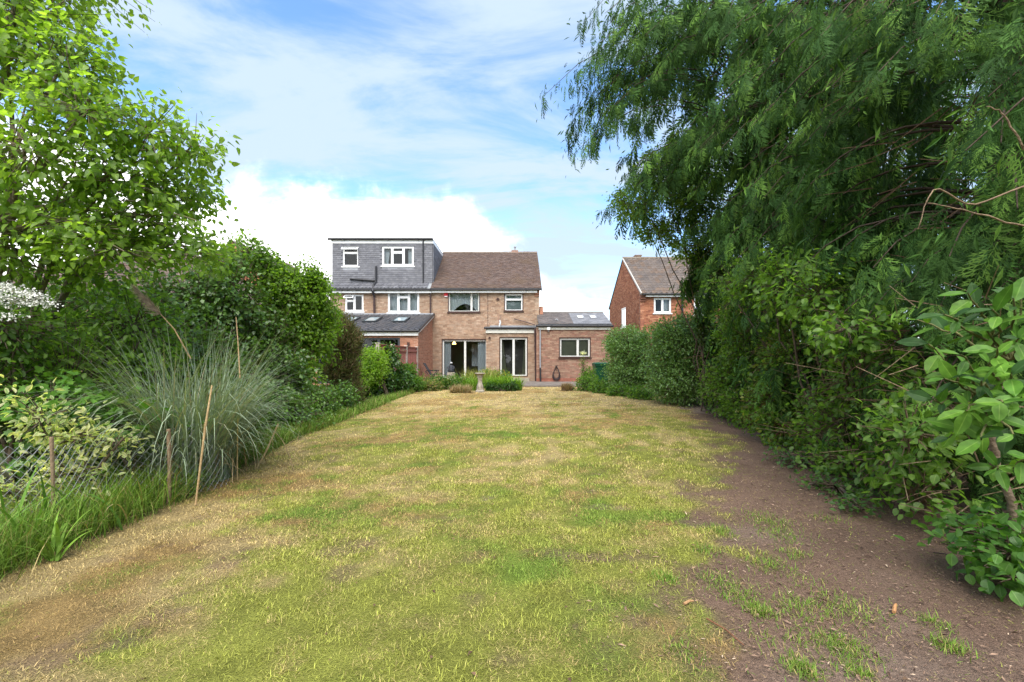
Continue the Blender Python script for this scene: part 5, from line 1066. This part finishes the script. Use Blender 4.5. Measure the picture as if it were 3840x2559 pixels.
clump('dry_tuft', 'brown cut back tussock left of the bird bath', (PX(1728, 16.6), 16.6), 1100, 0.36, ((0.26, 0.18, 0.10), (0.38, 0.28, 0.16)), 79, (0.36, 0.25), 0.014, (0.4, 2.0), (0.5, 1.5), third=(0.16, 0.2, 0.06), pc=0.2, group='cut back tussocks')
clump('dry_tuft', 'brown cut back tussock near the side room wall', (PX(2126, 17.6), 17.6), 800, 0.32, ((0.24, 0.16, 0.10), (0.34, 0.24, 0.15)), 80, (0.2, 0.18), 0.014, (0.2, 1.0), (0.9, 1.5), third=(0.2, 0.22, 0.07), pc=0.12, group='cut back tussocks')

# ------------------------------------------------------------------ right side: hedge, ground plants
HG = ((0.11, 0.21, 0.05), (0.18, 0.30, 0.075))
shrub('clipped_hedge', 'rounded evergreen hedge bush nearest the side room and bin', 'hedge', (4.3, 16.4, 0), [[4.25, 16.4, 1.15, 1.0, 1.2, 1.25], [4.2, 16.8, 1.9, 0.9, 1.0, 0.6], [4.0, 16.0, 0.7, 0.75, 0.9, 0.8], [4.9, 15.6, 1.3, 0.9, 1.0, 1.25]], 1700, 12, 0.072, 0.6, HG, 90, 'plant_glossy', tm='tiny', inner=0.8, rough=0.12, spread=0.06)
shrub('clipped_hedge', 'larger rounded evergreen hedge bush in front of the red brick house', 'hedge', (5.0, 12.8, 0), [[5.0, 12.9, 1.25, 1.35, 1.3, 1.3], [4.75, 12.6, 1.9, 1.0, 1.1, 0.65], [5.6, 12.8, 1.9, 1.1, 1.2, 0.68], [4.6, 12.5, 0.7, 0.9, 1.0, 0.75], [6.6, 12.8, 1.3, 1.0, 1.2, 1.2]], 3000, 13, 0.066, 0.6, HG, 91, 'plant_glossy', tm='tiny', inner=0.8, rough=0.12, spread=0.06)
shrub('ground_cover', 'spreading green ground cover at the foot of the hedge by the bin', 'ground cover', (3.2, 17.2, 0), [[2.95, 17.6, 0.22, 0.55, 0.6, 0.42], [3.3, 16.6, 0.2, 0.5, 0.6, 0.3], [3.6, 15.4, 0.16, 0.5, 0.7, 0.25], [3.1, 18.3, 0.4, 0.4, 0.4, 0.5], [4.0, 14.3, 0.16, 0.5, 0.7, 0.25]], 620, 11, 0.075, 0.65, ((0.06, 0.14, 0.02), (0.11, 0.21, 0.03)), 92, tm='tiny', third=(0.17, 0.27, 0.04), pc=0.2)
TW = shrub('tall_weed', 'spindly weed with a pale flower head before the side room window', 'weed', (PX(2187, 18.4), 18.4, 0), [[PX(2187, 18.4), 18.4, 0.9, 0.12, 0.12, 0.55]], 30, 6, 0.08, 0.3, ((0.10, 0.17, 0.04), (0.14, 0.2, 0.05)), 93, tm='tiny', stems=1, stemr=0.01)
r = np.random.default_rng(94); n = 120; q = px(2185, 1325, 18.3) + r.normal(size=(n, 3)) * np.array([0.08, 0.08, 0.05]); g = Geo(); place(g, tmpl_small(0.7, .1, .1), q, r.normal(size=(n, 3)), r.normal(size=(n, 3)), r.uniform(0.03, 0.05, n), mixcol(r, n, (0.6, 0.6, 0.5), (0.7, 0.7, 0.62), 0.1)); obj('flower_head', g, M['plant'], TW)
IS = shrub('ivy_column', 'two narrow ivy wrapped stems rising above the hedge', 'ivy', (4.75, 11.1, 0), [[*px(2620, 1160, 11.0), 0.08, 0.1, 0.5], [*px(2655, 1180, 11.0), 0.08, 0.1, 0.35], [*px(2630, 1240, 11.0), 0.12, 0.15, 0.35]], 160, 10, 0.055, 0.8, ((0.035, 0.075, 0.016), (0.08, 0.12, 0.03)), 95, tm='tiny', spread=0.03)

# ------------------------------------------------------------------ the big conifers on the right
def spray(npair, sub, w):
    V, T = [], []
    def tri(a, b, c): k = len(V); V.extend([a, b, c]); T.append((k, k + 1, k + 2))
    cz = lambda y: -0.30 * y * y
    for i in range(5):
        y0, y1 = i / 5, (i + 1) / 5; wd = 0.010 * (1 - y0); tri((-wd, y0, cz(y0)), (wd, y0, cz(y0)), (0, y1, cz(y1)))
    r = np.random.default_rng(npair)
    for i in range(npair):
        y = 0.10 + 0.86 * (i + 0.5) / npair; L = 0.40 * (1 - y) ** 0.75 * (0.65 + 0.5 * min(1, y * 3)) + 0.05
        for sx in (-1, 1):
            a = math.radians(r.uniform(38, 58)); Lk = L * r.uniform(0.75, 1.2); dx, dy = sx * math.sin(a) * Lk, math.cos(a) * Lk; sag = -0.22 * Lk - r.uniform(0, 0.05)
            p0 = np.array((0, y, cz(y))); p1 = p0 + (dx, dy, sag + cz(y + dy) - cz(y)); pw = np.array((dy, -dx, 0)) / Lk * w
            m_ = p0 * 0.5 + p1 * 0.5; tri(p0, m_ + pw, p1); tri(p0, p1, m_ - pw)
            for k in range(sub):
                t = 0.25 + 0.7 * k / max(1, sub); q = p0 + (p1 - p0) * t; l2 = Lk * 0.42 * (1 - t * 0.7)
                for s2 in (-1, 1):
                    a2 = math.atan2(dx, dy) + s2 * math.radians(42); e = q + (math.sin(a2) * l2, math.cos(a2) * l2, -0.25 * l2); pr = np.array((math.cos(a2), -math.sin(a2), 0)) * w * 0.75
                    tri(q - pr, q + pr, e)
    V = np.array(V); return V, np.array(T), np.ones((len(V), 3))
SP_NEAR, SP_MID, SP_FAR = spray(12, 3, 0.0115), spray(9, 2, 0.018), spray(7, 1, 0.030)
def conifer(label, base, height, prof, nbr, nsp, seed, face=(-1, -0.6), near=4.6, z0=0.4, ln=0.38):
    """prof(z) = branch reach; branches leave the trunk outwards, their tips droop, flat sprays hang along them"""
    r = np.random.default_rng(seed); root = thing('conifer_tree', label, 'tree', base, 'tall conifers on the right'); b0 = np.array(base, float)
    zs = np.sort(r.uniform(z0, height, nbr)); az0 = math.atan2(face[1], face[0]); az = np.where(r.random(nbr) < 0.62, az0 + r.normal(size=nbr) * 0.9, r.uniform(0, 6.283, nbr))
    gt = Geo(); lean = np.array([0.0, 0, 0])
    gt.tube([b0, b0 + (0.05, 0, height * 0.4), b0 + (0, 0, height)], [0.24, 0.17, 0.03], 10, (0.13, 0.09, 0.07))
    P, D, Nm, Ln, Bk = [], [], [], [], []
    for z_, a in zip(zs, az):
        R = prof(z_) * r.uniform(0.75, 1.12); h = np.array([math.cos(a), math.sin(a), 0]); t = np.linspace(0, 1, 7)
        rise = R * r.uniform(0.05, 0.35); pts = b0 + np.array([0, 0, z_]) + h * (R * t)[:, None] + np.array([0, 0, 1]) * (rise * np.sin(t * 2.2) - 0.32 * R * t ** 3)[:, None]
        pts[:, 2] = np.maximum(pts[:, 2], 0.25); gt.tube(pts, 0.018 * (1 - t) + 0.004, 4, (0.09, 0.065, 0.05), cap=False)
        m = int(nsp * (0.5 + 0.5 * R / 2.5)); tt = 0.22 + 0.8 * r.random(m) ** 0.62; ti = np.clip(tt * 6, 0, 5.999); k = ti.astype(int); f = (ti - k)[:, None]
        q = pts[k] * (1 - f) + pts[np.minimum(k + 1, 6)] * f; sd_ = np.array([-h[1], h[0], 0])
        side = r.choice([-1, 1], m)[:, None] * r.uniform(0.2, 1.0, (m, 1))
        d = nrm(h * r.uniform(0.3, 1.0, (m, 1)) + sd_ * side + np.array([0, 0, -1]) * r.uniform(0.6, 2.3, (m, 1)))
        q = q + sd_ * side * 0.18 * r.random((m, 1)) + r.normal(size=(m, 3)) * 0.06
        back = (h @ nrm(-b0[None] * (1, 1, 0))[0]) < 0.0; Bk.append(np.full(m, back)); P.append(q); D.append(d); Nm.append(nrm(np.array([0, 0, 0.45]) + h * 0.9 + r.normal(size=(m, 3)) * 0.35)); Ln.append(ln * r.uniform(0.45, 1.45, m) * (1.05 - 0.35 * tt) * (1.45 if back else 1.0))
    P, D, Nm, Ln = np.vstack(P), np.vstack(D), np.vstack(Nm), np.concatenate(Ln); Bk = np.concatenate(Bk)
    ok = (P[:, 2] > 0.3) & (visible(P) | (r.random(len(P)) < 0.2)); P, D, Nm, Ln, Bk = P[ok], D[ok], Nm[ok], Ln[ok], Bk[ok]
    n_ = 420; za = r.uniform(0.5, height * 0.9, n_); aa = r.uniform(0, 6.283, n_); ra_ = r.uniform(0.1, 1.1, n_); A_ = b0 + np.c_[np.cos(aa) * ra_, np.sin(aa) * ra_, za]
    gd = Geo(); gd.prisms(A_, A_ + np.c_[np.cos(aa) * 0.5, np.sin(aa) * 0.5, r.uniform(-0.6, 0.1, n_)], 0.008, 0.002, mixcol(r, n_, (0.13, 0.085, 0.055), (0.22, 0.14, 0.09), 0.2)); obj('dead_twigs', gd, M['bark'], root, kind='stuff')
    obj('trunk', gt, M['bark'], root, smooth=True)
    dist = np.linalg.norm(P - np.array([0, 0, CAMH]), axis=1); seen = visible(P) & ~Bk
    g = Geo(); col = mixcol(r, len(P), (0.028, 0.070, 0.018), (0.064, 0.14, 0.028), 0.35, (0.12, 0.225, 0.04), 0.2)
    for tm, k in ((SP_NEAR, (dist < near) & seen), (SP_MID, (dist >= near) & (dist < near + 3.2) & seen), (SP_FAR, (dist >= near + 3.2) | ~seen)):
        if k.any(): place(g, tm, P[k], D[k], Nm[k], Ln[k], col[k])
    fn = int(len(P) * 1.6); k = r.integers(len(P), size=fn); fp = P[k] + D[k] * Ln[k][:, None] * r.random((fn, 1)) + r.normal(size=(fn, 3)) * 0.09
    place(g, tmpl_tiny(0.20, 0.03, 0.15), fp, D[k] + r.normal(size=(fn, 3)) * 0.45, Nm[k] + r.normal(size=(fn, 3)) * 0.4, r.uniform(0.05, 0.12, fn) * (1 + dist[k] / 16), col[k])
    obj('crown', g, M['conifer'], root, kind='stuff')
    return len(P)
conifer('tall dark conifer overhanging the lawn nearest the red brick house', (5.6, 10.6, 0), 14.0, lambda z: float(np.interp(z, [0, 2, 3.5, 5, 7, 9, 14], [0.9, 1.0, 1.4, 2.4, 4.4, 4.6, 1.2])), 270, 34, 100, (-1, -0.7), ln=0.5)
conifer('second tall dark conifer in the row along the right border', (5.5, 7.2, 0), 11.0, lambda z: float(np.interp(z, [0, 0.6, 1.5, 3, 6, 11], [1.3, 1.5, 1.7, 2.0, 2.3, 1.0])), 270, 30, 101, (-1, -0.6))
conifer('nearest tall dark conifer at the top right corner', (4.7, 4.3, 0), 8.5, lambda z: float(np.interp(z, [0, 0.6, 1.2, 2.5, 5, 8.5], [1.2, 1.4, 1.5, 1.75, 1.9, 0.9])), 220, 33, 102, (-0.9, -0.7))
conifer('conifer at the right picture edge beside the laurel', (5.0, 2.4, 0), 7.0, lambda z: float(np.interp(z, [0, 1.2, 3, 7], [0.9, 1.5, 2.0, 1.1])), 110, 32, 103, (-1, 0.35))
shrub('hawthorn_tree', 'small leafy tree mingled with the conifer left edge', 'tree', (5.2, 11.8, 0), [[*px(2370, 760, 11.5), 0.65, 0.6, 0.5], [*px(2480, 640, 11.6), 0.8, 0.7, 0.7], [*px(2440, 860, 11.4), 0.55, 0.5, 0.35], [*px(2570, 900, 11.4), 0.6, 0.6, 0.6], [*px(2620, 760, 11.6), 0.8, 0.7, 0.7], [*px(2680, 1040, 11.0), 0.45, 0.5, 0.6]], 560, 12, 0.075, 0.65, ((0.10, 0.185, 0.028), (0.16, 0.26, 0.04)), 104, tm='tiny', droop=0.3, inner=0.5)

# ------------------------------------------------------------------ right border shrubs
shrub('border_shrub', 'loose twiggy shrub below the conifers beside the clipped hedge', 'shrub', (4.9, 9.4, 0), [[4.75, 9.6, 0.8, 0.7, 0.9, 0.85], [4.7, 9.0, 1.6, 0.65, 0.8, 0.8], [4.5, 8.8, 0.4, 0.5, 0.7, 0.45], [4.8, 9.3, 2.2, 0.6, 0.8, 0.6]], 900, 12, 0.07, 0.65, ((0.075, 0.155, 0.022), (0.125, 0.22, 0.032)), 110, tm='tiny', third=(0.14, 0.22, 0.04), pc=0.12)
shrub('border_shrub', 'bramble tangled shrub with reddish stems along the bare earth', 'shrub', (4.4, 7.2, 0), [[4.3, 7.3, 0.6, 0.65, 0.8, 0.65], [4.4, 7.0, 1.3, 0.6, 0.8, 0.7], [4.05, 6.8, 0.28, 0.4, 0.6, 0.32], [4.5, 7.2, 2.0, 0.55, 0.8, 0.6]], 560, 11, 0.062, 0.7, ((0.075, 0.155, 0.024), (0.125, 0.22, 0.034)), 111, barkc=(0.17, 0.085, 0.05), third=(0.17, 0.2, 0.04), pc=0.12, nobj=60, tm='leaf')
shrub('border_shrub', 'open shrub with pale green leaves and bare twigs beside the path', 'shrub', (3.95, 5.2, 0), [[3.85, 5.3, 0.5, 0.55, 0.7, 0.55], [3.9, 5.1, 1.1, 0.5, 0.6, 0.55], [3.55, 4.8, 0.28, 0.4, 0.5, 0.3], [4.0, 5.3, 1.7, 0.5, 0.7, 0.5]], 380, 9, 0.068, 0.62, ((0.08, 0.165, 0.026), (0.13, 0.23, 0.036)), 112, nobj=140, tm='leaf', twig=0.0045, barkc=(0.17, 0.12, 0.08))
shrub('border_shrub', 'privet like shrub with oval leaves in front of the laurel', 'shrub', (3.45, 3.9, 0), [[3.35, 3.9, 0.55, 0.4, 0.5, 0.5], [3.1, 3.55, 0.75, 0.35, 0.35, 0.3], [3.6, 3.9, 1.0, 0.45, 0.5, 0.45], [3.15, 3.5, 0.3, 0.3, 0.35, 0.22]], 170, 8, 0.072, 0.62, ((0.085, 0.175, 0.03), (0.14, 0.24, 0.042)), 113, nobj=240, tm='leaf', twig=0.004, barkc=(0.17, 0.12, 0.08), up=0.9)
shrub('ground_plant', 'low leafy plant at the right edge of the bare earth', 'plant', (2.95, 2.75, 0), [[*px(3690, 2010, 2.75), 0.26, 0.22, 0.12], [*px(3790, 2080, 2.6), 0.26, 0.2, 0.12], [*px(3800, 2170, 2.45), 0.16, 0.14, 0.07]], 90, 6, 0.068, 0.68, ((0.06, 0.15, 0.03), (0.11, 0.23, 0.045)), 114, nobj=240, tm='leaf', up=1.3, droop=0.3)
shrub('ivy_patch', 'creeping ivy on the bank below the pale twiggy shrub', 'ivy', (3.2, 4.6, 0), [[3.2, 4.5, 0.06, 0.35, 0.4, 0.09], [3.6, 5.6, 0.08, 0.4, 0.6, 0.12], [3.0, 3.9, 0.05, 0.2, 0.25, 0.08]], 110, 8, 0.05, 0.8, ((0.05, 0.12, 0.03), (0.09, 0.17, 0.05)), 115, up=1.3)
shrub('backing_hedge', 'added dark leafy backing behind the conifers on the right', 'hedge', (7.2, 6, 0), [[7.3, y_, 1.1, 0.8, 1.3, 1.2] for y_ in (0.5, 2.5, 4.5, 6.5, 8.5, 10.5)] + [[7.5, y_, 2.3, 0.7, 1.3, 0.8] for y_ in (1.5, 4, 6.5, 9)], 900, 8, 0.15, 0.6, ((0.03, 0.07, 0.016), (0.06, 0.12, 0.025)), 116, tm='tiny')  # added dark backing, mostly hidden, closing the bright slits under the conifers
shrub('climbing_shrub', 'broad leaved climber growing up the lower face of the conifers', 'climber', (4.3, 6.2, 0), [[3.6, 6.0, 2.3, 0.4, 0.6, 0.55], [3.3, 5.0, 2.0, 0.35, 0.45, 0.4], [3.85, 7.1, 2.6, 0.4, 0.6, 0.5], [3.1, 4.2, 1.6, 0.3, 0.35, 0.35], [4.1, 8.3, 2.7, 0.4, 0.6, 0.5]], 330, 9, 0.075, 0.62, ((0.085, 0.175, 0.028), (0.14, 0.25, 0.04)), 117, nobj=60, tm='leaf', rough=0.6, droop=0.45)
# cherry laurel: every leaf is a piece
rng = np.random.default_rng(120)
CL = thing('cherry_laurel', 'laurel with large glossy oval leaves at the right edge', 'shrub', (3.15, 2.75, 0)); b0 = np.array(CL.location)
gs = Geo(); P, D, Nm, Ln = [], [], [], []
tips = [(3540, 1180, 2.5), (3630, 1100, 2.55), (3720, 1160, 2.45), (3800, 1120, 2.5), (3600, 1330, 2.35), (3480, 1290, 2.6), (3740, 1310, 2.3), (3820, 1270, 2.4), (3540, 1420, 2.45), (3680, 1430, 2.3), (3790, 1400, 2.35), (3620, 1540, 2.35), (3760, 1510, 2.2), (3830, 1490, 2.3), (3500, 1500, 2.6), (3680, 1650, 2.3), (3800, 1630, 2.25), (3740, 1760, 2.4), (3560, 1640, 2.5), (3440, 1200, 3.0), (3830, 1120, 2.7), (3700, 1240, 2.6), (3860, 1720, 2.3)]
hub = [px(3760, 1800, 2.75), px(3700, 1560, 2.75), px(3780, 1380, 2.8)]
for a, b in ((b0, hub[0]), (hub[0], hub[1]), (hub[1], hub[2])): limb(gs, a, b, 0.026, 0.020, rng, 0, 5, 8, (0.16, 0.12, 0.085))
for xp, yp, Y in tips:
    t = px(xp, yp, Y); h = min(hub, key=lambda q: np.linalg.norm(q - t) + (0.3 if q[2] > t[2] + 0.1 else 0)); p = limb(gs, h, t, 0.011, 0.004, rng, 0.06, 8, 6, (0.15, 0.15, 0.06))
    m = rng.integers(6, 10); ax = nrm((p[-1] - p[-3])[None])[0]
    for i in range(m):
        s = 1 - 0.62 * i / m; k = s * 7; j = min(int(k), 6); q = p[j] + (p[j + 1] - p[j]) * (k - j); an = i * 2.4 + rng.uniform(-.4, .4)
        s1 = nrm(np.cross(ax, (0, 0, 1.0))[None])[0]; s2 = np.cross(s1, ax); rad = math.cos(an) * s1 + math.sin(an) * s2
        d = ax * 0.55 + rad * 0.9 + rng.normal(size=3) * 0.15 + np.array([0, 0, -0.05]); P.append(q); D.append(d); Nm.append(np.array([-0.15, -0.35, 0.8]) + ax * 0.4 + rng.normal(size=3) * 0.25); Ln.append(rng.uniform(0.075, 0.165))
obj('stems', gs, M['bark'], CL, smooth=True)
P, D, Nm, Ln = np.array(P), np.array(D), np.array(Nm), np.array(Ln); col = mixcol(rng, len(P), (0.055, 0.145, 0.018), (0.11, 0.23, 0.026), 0.22, (0.035, 0.085, 0.02), 0.25)
tm = tmpl_leaf(0.44, 0.05, 0.10, 'oval'); me = mesh('laurel_leaf', Geo().add(*tm), M['leaf_obj_glossy'], smooth=True); leaf_objects(CL, me, P[:300], D[:300], Nm[:300], Ln[:300], col[:300])
# bare twigs poking out of the right border
g = Geo(); r = np.random.default_rng(121); n = 260
A = np.c_[r.uniform(3.3, 4.6, n), r.uniform(2.8, 8.5, n), r.uniform(0.1, 1.8, n)]; A[:, 0] = np.interp(A[:, 1], [2.5, 4, 6, 9], [3.1, 3.6, 4.2, 4.7]) + r.normal(size=n) * 0.2
B = A + np.c_[-r.uniform(0.1, 0.5, n), r.normal(size=n) * 0.25 - 0.1, r.normal(size=n) * 0.15 + 0.03]
g.prisms(A, B, 0.005, 0.002, mixcol(r, n, (0.20, 0.14, 0.09), (0.30, 0.22, 0.14), 0.2)); tag(obj('bare_twigs', g, M['bark']), 'thin bare brown twigs poking out of the right border', 'twigs', kind='stuff')
for (pts, lab) in (([(3840, 850), (3620, 790), (3480, 760)], 'pale bare branch reaching in at the right edge below the conifer'), ([(3840, 560), (3760, 420), (3700, 398)], 'broken orange brown branch stub at the upper right edge'), ([(3840, 700), (3640, 780), (3500, 690), (3440, 860)], 'forked pale twig at the right edge above the laurel')):
    q = np.array([px(a, b, 2.7) for a, b in pts]); tq = np.linspace(0, len(q) - 1, 14); q = np.c_[[np.interp(tq, range(len(q)), q[:, k]) for k in range(3)]].T; q[1:-1] = (q[:-2] + q[1:-1] * 2 + q[2:]) / 4; q += r.normal(size=q.shape) * 0.0025; o = obj('bare_branch', Geo().tube(q, np.linspace(0.006, 0.0025, len(q)), 7, (0.24, 0.17, 0.11)), M['bark'], smooth=True); tag(o, lab, 'branch', 'bare branches at the right edge')

# trees closing the garden behind the viewpoint; the window panes mirror them
r = np.random.default_rng(130)
lb = [[x_, -14 + r.uniform(-1, 1), z_, 2.6, 2.0, 2.4] for x_ in np.arange(-15, 16, 3.0) for z_ in (1.6, 4.6, 7.8)]
A, B, pos, d, nm_, ln = crown(lb, 1700, 7, 0.75, r, 0.25, 0.3, 0.6)
g = Geo(); place(g, tmpl_tiny(0.6), pos, d, nm_, ln, mixcol(r, len(pos), (0.04, 0.09, 0.02), (0.08, 0.16, 0.03), 0.2)); tag(obj('garden_end_trees', g, M['plant']), 'mass of trees at the garden end mirrored in the patio doors', 'trees', kind='stuff')
